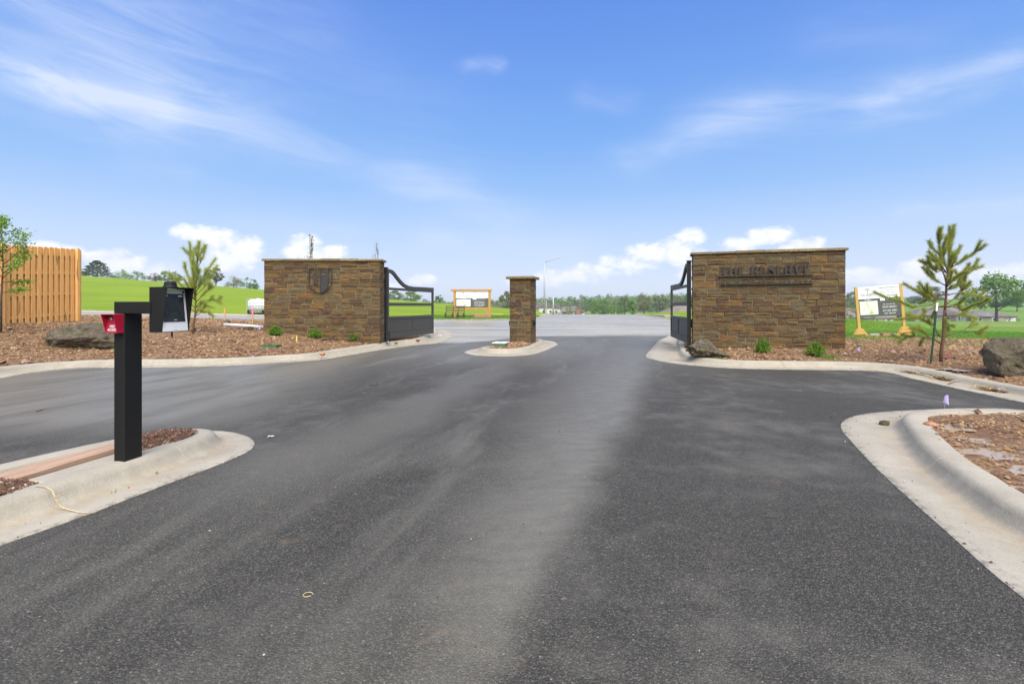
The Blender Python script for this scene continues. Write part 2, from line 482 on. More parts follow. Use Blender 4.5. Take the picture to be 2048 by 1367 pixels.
def asphalt_mat():
    m, T, b = new_mat('asphalt'); P = T.pos(); X, Y, Z = T.sep(P)
    big = T.noise(P, .55, 4, .55); med = T.noise(P, 3.0, 4, .6)
    # water in the wheel path and runs along the drive, sky sheen painted in
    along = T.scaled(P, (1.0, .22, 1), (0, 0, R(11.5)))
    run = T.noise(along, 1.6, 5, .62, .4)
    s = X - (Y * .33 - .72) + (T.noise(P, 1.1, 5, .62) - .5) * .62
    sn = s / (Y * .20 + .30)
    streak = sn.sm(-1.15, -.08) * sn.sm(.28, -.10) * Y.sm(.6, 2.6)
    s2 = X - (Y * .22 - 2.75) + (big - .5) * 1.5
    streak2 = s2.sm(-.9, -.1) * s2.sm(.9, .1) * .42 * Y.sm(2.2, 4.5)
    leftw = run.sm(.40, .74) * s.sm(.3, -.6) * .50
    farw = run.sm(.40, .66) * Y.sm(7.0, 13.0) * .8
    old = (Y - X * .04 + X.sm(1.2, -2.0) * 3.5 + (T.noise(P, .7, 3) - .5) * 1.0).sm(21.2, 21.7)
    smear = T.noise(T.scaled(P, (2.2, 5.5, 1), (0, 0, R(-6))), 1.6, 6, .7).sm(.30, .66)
    wet_sheen = (streak * (smear * .24 + .60)).max(streak2).max((big * .55 + med * .45).sm(.46, .66) * .38).max(leftw).max(farw * X.sm(4.6, 3.4)).max(old * (run.sm(.30, .65) * .22 + .70)).max(Y.sm(8.0, 15.0) * X.sm(6.0, 3.2) * (run * .7 + .28)).max(X.sm(-2.2, -4.6) * Y.sm(4.6, 6.2) * (run.sm(.25, .62) * .5 + .5)).min(1.0)
    # stones in the binder
    v1 = T.voro(P, 120, 'F1'); vc = T.voro(P, 120, 'F1', 'Color'); cr, cg, cb = T.sep(vc)
    v2 = T.voro(P, 260, 'F1')
    base = T.ramp(cr, [(0, (.028, .0260, .0205)), (.35, (.049, .0452, .036)), (.70, (.077, .0710, .0565)), (.90, (.112, .103, .083)), (.986, (.125, .115, .095)), (.994, (.19, .145, .10)), (1, (.26, .24, .21))])
    base = T.mix(v1.sm(.30, .62) * .55, base, (.020, .0185, .015))
    base = T.mix(big.sm(.35, .7) * .5, base, T.mix(.5, base, (.085, .078, .072)))
    base = T.mix(old * .75, base, T.mix(T.noise(T.scaled(P, (.10, .55, 1)), 1.0, 5, .65).sm(.36, .62), (.245, .218, .162), (.46, .412, .312)))  # older paler asphalt, lightened further for the horizon sky it would reflect
    film = T.noise(P, 5, 5, .62).sm(.56, .8) * T.noise(P, .8, 3).sm(.45, .62)
    base = T.mix(film * .42, base, (.21, .135, .082))
    stain = ((X + .27) * (X + .27) * 5.0 + (Y - 2.02) * (Y - 2.02) * 9.0 + (T.noise(P, 9, 5, .7) - .5) * 2.0).sm(.10, -.45)
    base = T.mix(stain * .45, base, (.19, .12, .072))
    drip = T.noise(P, 2.3, 6, .72).sm(.66, .74)
    base = T.mix(drip * .35, base, (.035, .032, .028))
    base = T.mix(wet_sheen * (old * -.62 + .80), base, T.mix(.25, (.212, .193, .146), base))  # paler base stands in for sky reflected by the damp surface
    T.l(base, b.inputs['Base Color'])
    T.l(.26 + wet_sheen * .10 - old * .14, b.inputs['Specular IOR Level'])
    T.l((.72 - wet_sheen * .34 - old * wet_sheen * .12), b.inputs['Roughness'])
    h = v1 * -1.0 + v2 * -.3
    amp = .95 - wet_sheen * .62
    bp = T.n('Bump'); bp.inputs['Distance'].default_value = .006; T.l(amp, bp.inputs['Strength']); T.l(h, bp.inputs['Height'])
    T.l(bp.outputs[0], b.inputs['Normal'])
    return m


def concrete_mat():
    m, T, b = new_mat('concrete'); P = T.pos()
    at_ = T.n('Attribute'); at_.attribute_name = 'across'; ac = T.x(at_.outputs['Fac'])
    n = T.noise(P, 2.2, 5, .6); f = T.noise(P, 60, 4, .65); g = T.noise(P, 9, 5, .65)
    c = T.ramp(n * .6 + f * .4, [(.3, (.255, .225, .172)), (.5, (.325, .29, .225)), (.72, (.39, .35, .28))])
    face = ac.sm(1.0, 1.25) * ac.sm(2.25, 1.55)                 # mould on the face of the kerb
    c = T.mix(face * (g.sm(.25, .7) * .42 + .0), c, (.21, .185, .13))
    mud = ac.sm(.35, .95) * ac.sm(1.3, 1.0) * g.sm(.3, .65)      # silt along the flow line
    c = T.mix(mud * .60, c, (.29, .215, .125))
    edge = ac.sm(.26, .0) * T.noise(P, 14, 5, .7).sm(.45, .62)   # tar and crumbs along the asphalt
    c = T.mix(edge * .6, c, (.075, .068, .058))
    c = T.mix(T.noise(P, 140, 2).sm(.66, .72) * .35, c, (.11, .10, .08))
    T.l(c, b.inputs['Base Color'])
    wet_sheen = ac.sm(.25, .6) * ac.sm(1.12, .98) * T.noise(P, 1.5, 4).sm(.42, .6)
    T.l(.80 - wet_sheen * .28, b.inputs['Roughness']); b.inputs['Specular IOR Level'].default_value = .35
    T.l(T.bump(f * .6 + g * .8, .005), b.inputs['Normal'])
    return m


def soil_mat():
    m, T, b = new_mat('soil'); P = T.pos()
    n = T.noise(P, 1.1, 4, .6); f = T.noise(P, 16, 6, .7); k = T.voro(P, 26, 'F1', 'Color'); kr, kg, kb = T.sep(k)
    c = T.ramp(f * .55 + kr * .45, [(.22, (.075, .041, .021)), (.42, (.165, .094, .047)), (.6, (.24, .142, .072)), (.8, (.33, .215, .122))])
    c = T.mix(n.sm(.42, .68) * .55, c, (.15, .075, .04))
    T.l(c, b.inputs['Base Color']); b.inputs['Roughness'].default_value = .85; b.inputs['Specular IOR Level'].default_value = .3
    T.l(T.bump(f + kr * .35, .03), b.inputs['Normal'])
    return m


def chip_mat(name, stops, rough=.8):
    m, T, b = new_mat(name); r = T.x(T.n('NewGeometry').outputs['Random Per Island'])
    c = T.ramp(r, stops)
    c = T.mix(T.noise(T.pos(), 40, 3).sm(.3, .7) * .35, c, (.08, .05, .035))
    T.l(c, b.inputs['Base Color']); b.inputs['Roughness'].default_value = rough; b.inputs['Specular IOR Level'].default_value = .3
    return m


def grass_mat():
    m, T, b = new_mat('grass'); P = T.pos(); X, Y, Z = T.sep(P)
    n = T.noise(P, .05, 4, .55); f = T.noise(P, 3.5, 5, .7); st = T.noise(T.scaled(P, (.12, 1.2, 1), (0, 0, R(-8))), .6, 5, .65)
    c = T.ramp(f * .35 + n * .3 + st * .35, [(.37, (.098, .165, .008)), (.5, (.168, .242, .011)), (.63, (.240, .305, .018))])
    east = (X - Y * .22 + (n - .5) * 30).sm(6, 26)               # the younger, bluer turf to the east
    c = T.mix(east * .75, c, T.ramp(f * .5 + st * .5, [(.35, (.075, .165, .022)), (.65, (.125, .225, .035))]))
    dry = T.noise(T.scaled(P, (.03, .16, 1)), .7, 4, .6).sm(.5, .6) * (X - Y * .75).sm(2, 14) * Y.sm(48, 62) * Y.sm(150, 90)
    c = T.mix(dry * .8, c, (.33, .26, .11))
    bare = T.noise(P, .9, 5, .7).sm(.62, .72) * Y.sm(34, 20) * X.sm(4, 8)
    c = T.mix(bare * .7, c, (.14, .085, .045))
    T.l(c, b.inputs['Base Color']); b.inputs['Roughness'].default_value = .9; b.inputs['Specular IOR Level'].default_value = .15
    T.l(T.bump(f, .12), b.inputs['Normal'])
    return m


def blade_mat(name, a, c_, tip=None):
    m, T, b = new_mat(name); r = T.x(T.n('NewGeometry').outputs['Random Per Island'])
    c = T.ramp(r, [(0, a), (.8, c_), (1, tip or c_)])
    T.l(c, b.inputs['Base Color']); b.inputs['Roughness'].default_value = .6; b.inputs['Specular IOR Level'].default_value = .25
    b.inputs['Subsurface Weight'].default_value = 0
    tr = T.n('BsdfTranslucent'); T.l(c, tr.inputs[0]); mx = T.n('MixShader'); mx.inputs[0].default_value = .42
    T.l(b.outputs[0], mx.inputs[1]); T.l(tr.outputs[0], mx.inputs[2])
    T.l(mx.outputs[0], m.node_tree.nodes['Material Output'].inputs[0])
    return m


def stone_mat(name, stops, dark=0.0):
    m, T, b = new_mat(name); P = T.pos()
    rnd = T.x(T.n('ObjectInfo').outputs['Random'])
    off = T.comb(rnd * 37.0, rnd * 91.0, rnd * 13.0)
    va = T.n('VectorMath', operation='ADD'); T.l(P, va.inputs[0]); T.l(off, va.inputs[1]); Q = va.outputs[0]
    n = T.noise(T.scaled(Q, (1, 1, 1.7)), 8.0, 7, .72, .9); f = T.noise(Q, 42, 5, .7); o_ = T.noise(Q, 13, 5, .65, .6)
    c = T.ramp((rnd * 7.31).f('FRACT') * .62 + n.sm(.22, .78) * .40, stops)
    rust = T.noise(Q, 6.0, 6, .66, 1.2).sm(.52, .66)
    c = T.mix(rust * .6 * (rnd * 3.7).f('FRACT').sm(.1, .6), c, (.25, .112, .022))
    c = T.mix(o_.sm(.55, .68) * .55, c, (.105, .098, .050))
    c = T.mix(o_.sm(.42, .30) * .6, c, (.040, .028, .020))
    c = T.mix(f.sm(.60, .40) * .45, c, (.034, .025, .016))
    T.l(c, b.inputs['Base Color']); T.l(.62 + f * .3, b.inputs['Roughness']); b.inputs['Specular IOR Level'].default_value = .25
    T.l(T.bump(n * 1.0 + f * .45, .028), b.inputs['Normal'])
    return m


def wood_mat(name, a, c_, knots=.5, axis='Z', rough=.7):
    m, T, b = new_mat(name); oc = T.n('TexCoord').outputs['Object']
    rnd = T.x(T.n('ObjectInfo').outputs['Random']); off = T.comb(rnd * 31.0, rnd * 17.0, rnd * 53.0)
    va = T.n('VectorMath', operation='ADD'); T.l(oc, va.inputs[0]); T.l(off, va.inputs[1]); Q = va.outputs[0]
    sc = {'Z': (14, 14, .9), 'X': (.9, 14, 14), 'Y': (14, .9, 14)}[axis]
    g = T.noise(T.scaled(Q, sc), 2.6, 5, .62, 1.2); k = T.noise(T.scaled(Q, tuple(min(v, 7) * .8 for v in sc)), 1.5, 3, .5)
    c = T.mix(g.sm(.3, .72), a, c_)
    c = T.mix((rnd - .5) * .6 + .3, c, T.mix(.5, c, a))
    c = T.mix(k.sm(.66, .74) * knots, c, tuple(v * .32 for v in a))
    T.l(c, b.inputs['Base Color']); b.inputs['Roughness'].default_value = rough; b.inputs['Specular IOR Level'].default_value = .3
    T.l(T.bump(g, .003), b.inputs['Normal'])
    return m


def boulder_mat():
    m, T, b = new_mat('boulder_rock'); oc = T.n('TexCoord').outputs['Object']
    n = T.noise(oc, 4.2, 8, .72, .8); f = T.noise(oc, 26, 6, .75)
    c = T.ramp(n * .5 + f * .5, [(.36, (.040, .029, .018)), (.45, (.14, .102, .064)), (.54, (.235, .185, .122)), (.66, (.36, .30, .215))])
    li = T.noise(oc, 5, 5, .68).sm(.47, .60)
    c = T.mix(li * .68, c, (.135, .135, .045))
    c = T.mix(T.noise(oc, 11, 4, .6).sm(.62, .7) * .4, c, (.30, .31, .24))
    T.l(c, b.inputs['Base Color']); b.inputs['Roughness'].default_value = .85
    T.l(T.bump(n + f * .8, .16), b.inputs['Normal'])
    return m


def leaf_mat(name, a, c_, alpha_mix=.25):
    m, T, b = new_mat(name); r = T.x(T.n('NewGeometry').outputs['Random Per Island']); oc = T.n('TexCoord').outputs['Object']
    orr = T.x(T.n('ObjectInfo').outputs['Random'])
    c = T.ramp(r, [(0, a), (1, c_)])
    c = T.mix(orr * .45, c, T.mix(.6, c, (.12, .13, .03)))
    T.l(c, b.inputs['Base Color']); b.inputs['Roughness'].default_value = .65; b.inputs['Specular IOR Level'].default_value = .2
    tr = T.n('BsdfTranslucent'); T.l(c, tr.inputs[0]); mx = T.n('MixShader'); mx.inputs[0].default_value = alpha_mix
    T.l(b.outputs[0], mx.inputs[1]); T.l(tr.outputs[0], mx.inputs[2])
    T.l(mx.outputs[0], m.node_tree.nodes['Material Output'].inputs[0])
    return m


def water_mat():
    m, T, b = new_mat('puddle_water'); P = T.pos()
    T.l(T.mix(T.noise(P, 3, 3), (.30, .21, .14), (.38, .28, .19)), b.inputs['Base Color'])
    b.inputs['Roughness'].default_value = .14; b.inputs['Specular IOR Level'].default_value = .38
    T.l(T.bump(T.noise(P, 9, 2), .004), b.inputs['Normal'])
    return m


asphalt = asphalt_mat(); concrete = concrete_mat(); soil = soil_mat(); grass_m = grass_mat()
STONES = [(0.0, (.040, .027, .020)), (.16, (.075, .045, .030)), (.32, (.120, .066, .027)), (.46, (.135, .090, .033)), (.58, (.120, .100, .060)), (.70, (.165, .105, .036)), (.84, (.19, .092, .026)), (.98, (.21, .155, .070))]
stone_m = stone_mat('ledge_stone', STONES)
cap_m = stone_mat('coping_stone', [(0, (.15, .112, .055)), (.5, (.26, .19, .09)), (1, (.34, .26, .145))])
mortar_m = simple('mortar', (.22, .178, .098), .9, var=.25, scale=18, bump=.006)
cedar = wood_mat('cedar_board', (.70, .35, .10), (.88, .53, .19), .8)
post_wood = wood_mat('sign_timber', (.36, .19, .045), (.50, .28, .075), .5)
pine_wood = wood_mat('yellow_timber', (.46, .27, .06), (.60, .38, .12), .4)
plank_wood = wood_mat('pink_plank', (.30, .185, .115), (.42, .285, .20), .4, 'Y')
brown_wood = wood_mat('brown_plank', (.26, .13, .08), (.38, .21, .13), .3, 'X')
stake_wood = wood_mat('stake_wood', (.42, .25, .09), (.55, .36, .16), .2)
black_metal = simple('black_steel', (.0075, .007, .0062), .6, 0, .3, 40, .28, .001)
gate_metal = simple('bronze_steel', (.046, .043, .038), .55, 0, .12, 14, .45)
frame_black = simple('gate_post_black', (.011, .011, .010), .55, 0, .2, 20, .3)
red_metal = simple('red_paint', (.34, .006, .028), .4, 0, .08, 25)
red_dark = simple('red_paint_recess', (.31, .006, .026), .45, 0, .08, 25)
silver = simple('silver_panel', (.66, .65, .62), .45, 0, .06, 12)
chrome = simple('lock_steel', (.65, .62, .58), .25, .9, .1, 60)
screen_m = simple('dark_glass', (.018, .020, .018), .30, 0, .6, 9, .3)
white_p = simple('white_paint', (.78, .78, .76), .55, 0, .05, 8)
sign_dark = simple('sign_charcoal', (.075, .08, .068), .6, 0, .1, 6)
sign_white = simple('sign_white', (.74, .74, .73), .5, 0, .04, 4)
print_dark = simple('print_dark', (.06, .06, .06), .6, 0, .05, 10)
print_grey = simple('print_grey', (.33, .34, .33), .6, 0, .05, 10)
print_green = simple('print_green', (.40, .50, .17), .6, 0, .15, 20)
print_cream = simple('print_cream', (.68, .66, .58), .6, 0, .05, 5)
iron = simple('letter_iron', (.024, .023, .019), .6, 0, .25, 30)
plate_grey = simple('emblem_steel', (.026, .025, .021), .55, 0, .3, 14)
bench_metal = simple('bench_brown_steel', (.060, .030, .018), .6, 0, .2, 20)
galv = simple('galvanised_steel', (.36, .37, .38), .55, .1, .1, 10)
tank_m = simple('tank_plastic', (.72, .72, .68), .4, 0, .05, 5)
green_plastic = simple('green_plastic', (.045, .105, .035), .55, 0, .2, 20)
green_steel = simple('green_steel', (.012, .055, .03), .5, 0, .2, 20)
purple_m = simple('purple_film', (.46, .37, .62), .5, 0, .15, 20)
pink_m = simple('pink_film', (.80, .20, .28), .5, 0, .1, 20)
yellow_m = simple('yellow_paint', (.72, .62, .10), .5, 0, .1, 20)
pipe_white = simple('pipe_white', (.60, .61, .62), .4, 0, .06, 10)
twine_m = simple('straw_twine', (.50, .385, .20), .8, 0, .2, 60)
bark_m = simple('pine_bark', (.135, .075, .045), .9, 0, .4, 30, .2, .006)
bark_dark = simple('tree_bark', (.085, .065, .048), .9, 0, .35, 18, .2, .01)
rock_m = boulder_mat(); water_m = water_mat()
mulch_m = chip_mat('mulch_chips', [(0, (.10, .050, .022)), (.28, (.20, .108, .046)), (.56, (.275, .158, .070)), (.82, (.345, .215, .105)), (.95, (.34, .21, .125)), (.99, (.40, .30, .20)), (1, (.50, .45, .38))])
clod_m = chip_mat('soil_clods', [(0, (.055, .027, .017)), (.5, (.11, .054, .03)), (.85, (.17, .088, .05)), (.96, (.26, .17, .11)), (1, (.48, .42, .36))])
pebble_m = chip_mat('pebbles', [(0, (.03, .03, .03)), (.5, (.09, .06, .045)), (.75, (.24, .12, .07)), (1, (.5, .47, .42))])
straw_m = chip_mat('straw', [(0, (.34, .21, .07)), (.6, (.47, .32, .12)), (1, (.58, .44, .20))])
blade_m = blade_mat('turf_blades', (.075, .19, .020), (.18, .36, .045), (.30, .38, .10))
needle_m = blade_mat('pine_needles', (.25, .29, .05), (.46, .50, .12), (.52, .52, .17))
needle_b = blade_mat('soft_needles', (.30, .37, .07), (.50, .56, .13), (.56, .58, .17))
shrub_m = blade_mat('shrub_leaves', (.06, .16, .015), (.17, .31, .03), (.34, .42, .05))
sap_m = leaf_mat('young_leaves', (.11, .23, .025), (.27, .43, .06), .35)
L_green = leaf_mat('foliage_green', (0.062, 0.136, 0.022), (0.163, 0.279, 0.046))
L_light = leaf_mat('foliage_spring', (0.098, 0.202, 0.026), (0.221, 0.364, 0.058))
L_dark = leaf_mat('foliage_evergreen', (0.026, 0.056, 0.019), (0.072, 0.120, 0.035))
L_olive = leaf_mat('foliage_budding', (0.128, 0.142, 0.047), (0.243, 0.250, 0.101))
L_red = leaf_mat('foliage_russet', (0.098, 0.065, 0.033), (0.195, 0.130, 0.065))

# ------------------------------------------------------------------ kerbs and gutters
PROFILE = [('f', 0.0, -.10), ('f', 0.0, .004), ('f', .035, .010), ('f', .5, .007), ('f', .93, .004), ('g', .006, 0.0), ('g', .012, .02), ('g', .036, .055), ('g', .080, .085), ('g', .112, .11), ('g', KERB_H, .15), ('g', KERB_H + .004, .20), ('g', KERB_H, .27), ('g', KERB_H - .004, .30), ('g', KERB_H - .02, .312), ('g', -.05, .315)]
ACROSS = [0, 0, .035, .5, .93, 1.0, 1.05, 1.3, 1.6, 1.9, 2.2, 2.5, 2.8, 3, 3, 3]


def sweep(outer, flow, name, closed=False, joint=3.0):
    """gutter and kerb: flow = foot of the kerb, outer = edge at the asphalt, same count"""
    n0 = len(outer); s = np.concatenate([[0], np.cumsum(np.hypot(*np.diff(flow, axis=0).T))])
    q = list(s); jt = np.arange(joint * .6, s[-1], joint); cut = set()
    for j in jt:
        for d in (-.0085, -.0045, .0045, .0085):
            q.append(j + d)
            if abs(d) < .005: cut.add(round(j + d, 5))
    q = np.array(sorted(q))
    def ip(A): return np.stack([np.interp(q, s, A[:, 0]), np.interp(q, s, A[:, 1])], 1)
    O, Fl = ip(outer), ip(flow); nrm = normals2(flow, closed); N = ip(nrm); N /= np.linalg.norm(N, axis=1)[:, None]
    V = []; A = []
    for i in range(len(q)):
        dip = .007 if round(q[i], 5) in cut else 0.0
        for k, p in enumerate(PROFILE):
            if p[0] == 'f': xy = O[i] * (1 - p[1]) + Fl[i] * p[1]; z = p[2]
            else: xy = Fl[i] + N[i] * p[2]; z = p[1]
            zz = float(road_z(*xy)) + z - (dip if k not in (0, len(PROFILE) - 1) else 0)
            V.append((xy[0], xy[1], zz)); A.append(ACROSS[k])
    K = len(PROFILE); F = []
    for i in range(len(q) - 1):
        for k in range(K - 1):
            F.append((i * K + k, (i + 1) * K + k, (i + 1) * K + k + 1, i * K + k + 1))
    me = np_mesh(name, V, np.array(F), concrete, True)
    me.set_sharp_from_angle(angle=R(38))
    at_ = me.attributes.new('across', 'FLOAT', 'POINT'); at_.data.foreach_set('value', np.array(A, dtype=np.float32))
    o = link(name, me); tag(o, kind='structure'); return o


def kerb(pts, name, step=.22):
    L, g = smooth_line([p[:2] for p in pts], step, vals=[p[2] for p in pts])
    nr = normals2(L)
    flow = L + nr * g[:, None]
    for _ in range(3): flow[1:-1] = (flow[:-2] + 2 * flow[1:-1] + flow[2:]) / 4
    sweep(L, flow, name)
    back = flow + normals2(flow) * .24
    return L, flow, back


def kerb_pair(outer_pts, flow_pts, name, n=210):
    o = smooth_line(outer_pts, .02); f = smooth_line(flow_pts, .03); s_ = np.concatenate([[0], np.cumsum(np.hypot(*np.diff(f, axis=0).T))]); q = np.linspace(0, s_[-1], n)
    f = np.stack([np.interp(q, s_, f[:, 0]), np.interp(q, s_, f[:, 1])], 1); nr = normals2(f); O = []
    for p, nn in zip(f, nr):
        d = o - p; al = -(d @ nn); pe = np.abs(d @ np.array([-nn[1], nn[0]])); O.append(o[int(np.argmin(np.where(al > 0, pe + .02 * al, 1e6)))])
    O = np.array(O)
    for _ in range(4): O[1:-1] = (O[:-2] + 2 * O[1:-1] + O[2:]) / 4
    sweep(O, f, name); return O, f, f + nr * .24


LK = kerb(LEFT_K, 'kerb'); RK = kerb(RIGHT_K, 'kerb'); FK = kerb(FAR_K, 'kerb', .5); NK = kerb_pair([p[:2] for p in NEAR_K], NEAR_FLOW, 'kerb')

# the two islands: gutter edge, then the foot of the kerb
def island(out_pts, flow_pts, name, step_n=150):
    o = smooth_line(out_pts, .03, True); f = smooth_line(flow_pts, .03, True)
    def rs(A):
        s = np.concatenate([[0], np.cumsum(np.hypot(*np.diff(A, axis=0).T))]); q = np.linspace(0, s[-1], step_n)
        return np.stack([np.interp(q, s, A[:, 0]), np.interp(q, s, A[:, 1])], 1)
    f = rs(f)
    # for each point of the foot, the matching point of the gutter edge along the outward normal
    nr = normals2(f, True); O = []
    for p, nn in zip(f, nr):
        best = None
        d = o - p; along = -(d @ nn); perp = np.abs(d @ np.array([-nn[1], nn[0]]))
        ok = along > 0
        sc = np.where(ok, perp + .02 * along, 1e6); O.append(o[int(np.argmin(sc))])
    O = np.array(O)
    for _ in range(4):
        O[1:-1] = (O[:-2] + 2 * O[1:-1] + O[2:]) / 4
    O[-1] = O[0]
    sweep(O, f, name, True)
    return f, f + normals2(f, True) * .24


ISL_OUT = [(-4.05, -3.5), (-3.45, 0), (-3.12, 1.8), at(0, 1091), at(109, 1054), at(219, 1013), at(328, 970), at(410, 940), at(478, 913), at(510, 899), at(522, 888), at(503, 876), (-3.02, 5.40), (-3.42, 5.42), (-3.80, 5.10), (-4.2, 4.5), (-4.55, 3.6), (-4.9, 2.2), (-5.2, 0), (-5.5, -3.5)]
ISL_FLOW = [(-4.2, -3.3), (-3.75, 0), (-3.42, 1.8), (-3.19, 2.75), (-3.02, 3.3), (-2.90, 3.9), (-2.80, 4.45), (-2.78, 4.78), (-2.90, 5.05), (-3.14, 5.16), (-3.42, 5.08), (-3.68, 4.85), (-3.95, 4.35), (-4.25, 3.5), (-4.6, 2.2), (-4.95, 0), (-5.3, -3.3)]
ILF, ILB = island(ISL_OUT, ISL_FLOW, 'kerb', 190)
PIL_OUT = [at(929, 705), at(947, 710.5), at(994, 712.5), at(1029, 712), at(1064, 709), at(1093, 700), (1.45, 16.6), at(1116, 688.5), (1.45, 18.9), (.75, 19.2), (.1, 18.6), (-.45, 17.2), (-1.0, 15.8), (-1.35, 14.9)]
PIL_FLOW = [(-1.02, 14.55), (-.78, 14.16), (-.40, 14.0), (.05, 14.05), (.42, 14.4), (.72, 15.2), (.98, 16.3), (1.20, 17.5), (1.10, 18.3), (.72, 18.5), (.32, 18.1), (-.1, 17.1), (-.6, 15.8), (-.95, 15.0)]
PLF, PLB = island(PIL_OUT, PIL_FLOW, 'kerb', 130)

# ------------------------------------------------------------------ asphalt
def asphalt_sheet():
    def ins(L, fl, f=.5): return [tuple(p) for p in (L * (1 - f) + fl * f)]
    lk, rk, fk = ins(LK[0], LK[1]), ins(RK[0], RK[1]), ins(FK[0], FK[1])
    poly = []
    poly += rk[::-1]                       # from far right out of frame up past the gate to the crest
    poly += fk[::-1]                       # back from the crest, round the corner, away to the west
    poly += lk[::-1]                       # near edge of the cross street back to the gate and out to the left
    poly = rk[::-1] + fk[::-1] + lk[::-1]
    # orientation: RK runs crest -> right edge, FK runs west -> crest, LK runs camera-left -> gate -> west
    ring = []
    ring += lk            # from behind-left, along the bed, gate, west along the cross street
    ring += fk            # from the west along its far kerb to the crest
    ring += rk            # from the crest back to the gate and out to the right
    ring += [(20, 3), (20, -12), (-20, -12), (-20, -8)]
    P = [ring[0]]
    for p in ring[1:]:
        if math.hypot(p[0] - P[-1][0], p[1] - P[-1][1]) > .12: P.append(p)
    from mathutils.geometry import tessellate_polygon
    tri = tessellate_polygon([[Vector((x, y, 0)) for x, y in P]])
    bm = bmesh.new(); vs = [bm.verts.new((x, y, 0)) for x, y in P]
    for t in tri:
        try: bm.faces.new([vs[i] for i in t])
        except ValueError: pass
    for x in np.arange(-45, 19, 1.5):
        bmesh.ops.bisect_plane(bm, geom=bm.verts[:] + bm.edges[:] + bm.faces[:], plane_co=(x, 0, 0), plane_no=(1, 0, 0))
    for y in np.arange(-10, 76, 1.5):
        bmesh.ops.bisect_plane(bm, geom=bm.verts[:] + bm.edges[:] + bm.faces[:], plane_co=(0, y, 0), plane_no=(0, 1, 0))
    for v in bm.verts: v.co.z = float(road_z(v.co.x, v.co.y))
    bmesh.ops.recalc_face_normals(bm, faces=bm.faces)
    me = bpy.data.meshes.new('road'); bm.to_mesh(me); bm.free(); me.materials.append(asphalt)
    if me.polygons[0].normal.z < 0: me.flip_normals()
    for p in me.polygons: p.use_smooth = True
    tag(link('road', me), kind='structure'); return P
ROAD_POLY = asphalt_sheet()

# ------------------------------------------------------------------ planting beds
def fnoise(x, y, s, seed=0.0):
    return np.array([mnoise.fractal(Vector((a * s, b * s, seed)), .9, 2.1, 5) for a, b in zip(np.ravel(x), np.ravel(y))]).reshape(np.shape(x))


BED_L = [tuple(p) for p in LK[2]] + [(-30, 20), (-30, -7)]
BED_R = [tuple(p) for p in RK[2]] + [(24, 6), (24, 14), (18, 15.8), (14.5, 16.9), (11.5, 17.2), (9.2, 18.6), (8.6, 22), (8.9, 26), (10.4, 30), (12, 35), (13.6, 41)]
# keep only the part of the right line south of y=41
_rk = [tuple(p) for p in RK[2] if p[1] < 41]
BED_R = _rk + [(24, 6), (24, 14), (18, 15.8), (14.5, 16.9), (11.5, 17.2), (9.2, 18.6), (8.9, 22), (9.3, 26), (10.9, 30), (12.6, 35), (13.6, 40.5)]
BED_N = [tuple(p) for p in NK[2]] + [(2.4, -6)]
LKL = [tuple(p) for p in LK[2]]
RKL = _rk


def bed_left_z(x, y):
    d = dist_line(LKL, x, y)
    s = np.clip(.09 + .006 * (-np.asarray(x, float) - 8), .06, .14)
    cap = np.clip(.74 + .03 * (-np.asarray(x, float) - 11.5), .45, 1.05)
    z = .115 + .132 * np.minimum(d, 2) + s * np.maximum(d - 2, 0)
    z = np.where(z > cap * .8, cap * .8 + (cap * .2) * np.tanh((z - cap * .8) / (cap * .2)), z)
    return z + road_z(x, y) * sm(18, 27, y) * .6


def bed_right_z(x, y):
    d = dist_line(RKL, x, y)
    return .112 + .05 * np.minimum(d, 3.0) + road_z(x, y) * (1 - sm(0, 1.2, d))


def bed_near_z(x, y):
    d = dist_line([tuple(p) for p in NK[2]], x, y)
    return .10 + .01 * np.minimum(d, 2) + road_z(x, y)


def field_z(x, y):
    x = np.asarray(x, float); y = np.asarray(y, float)
    xc = .2 * y - 2.5; u = x - xc
    t = sm(43, 140, y)
    left = (1 - t) * (road_z(x, np.minimum(y, 62)) + .10) + t * (-.077 * x + .6) - .045 * np.clip(y - 145, 0, 130)
    ur = x - np.interp(y, [10, 14, 24, 30, 41, 58, 76], [8, 5.5, 8.2, 10.4, 13.4, 15.2, 18.4])
    a = 1.0 + 8.0 * sm(28, 40, y); w = np.clip((ur - a) / (8 + 10 * sm(28, 40, y)), 0, 1); w = w * w * (3 - 2 * w)
    far = -.026 * np.clip(y - 17, 0, 185) + .07 * np.clip(y - 215, 0, 160) * sm(.42, .85, x / np.maximum(y, 1))
    right = (1 - w) * (road_z(x, y) + .09 + .28 * sm(.4, 4.5, ur) * sm(30, 42, y)) + w * (.09 + far)
    k = sm(-22, -4, u)
    z = left * (1 - k) + right * k
    left = left + .30 * sm(0, 6, y - 41 - .12 * np.clip(-x - 4, 0, 60)) * sm(-22, -10, x) * (1 - sm(60, 120, y))
    # the roadside just left of the drive beyond the junction
    z = np.where((y > 41) & (y < 76) & (u > -10) & (u < 0), np.maximum(z, road_z(x, y) + .09), z)
    return np.clip(z, -7, 14)


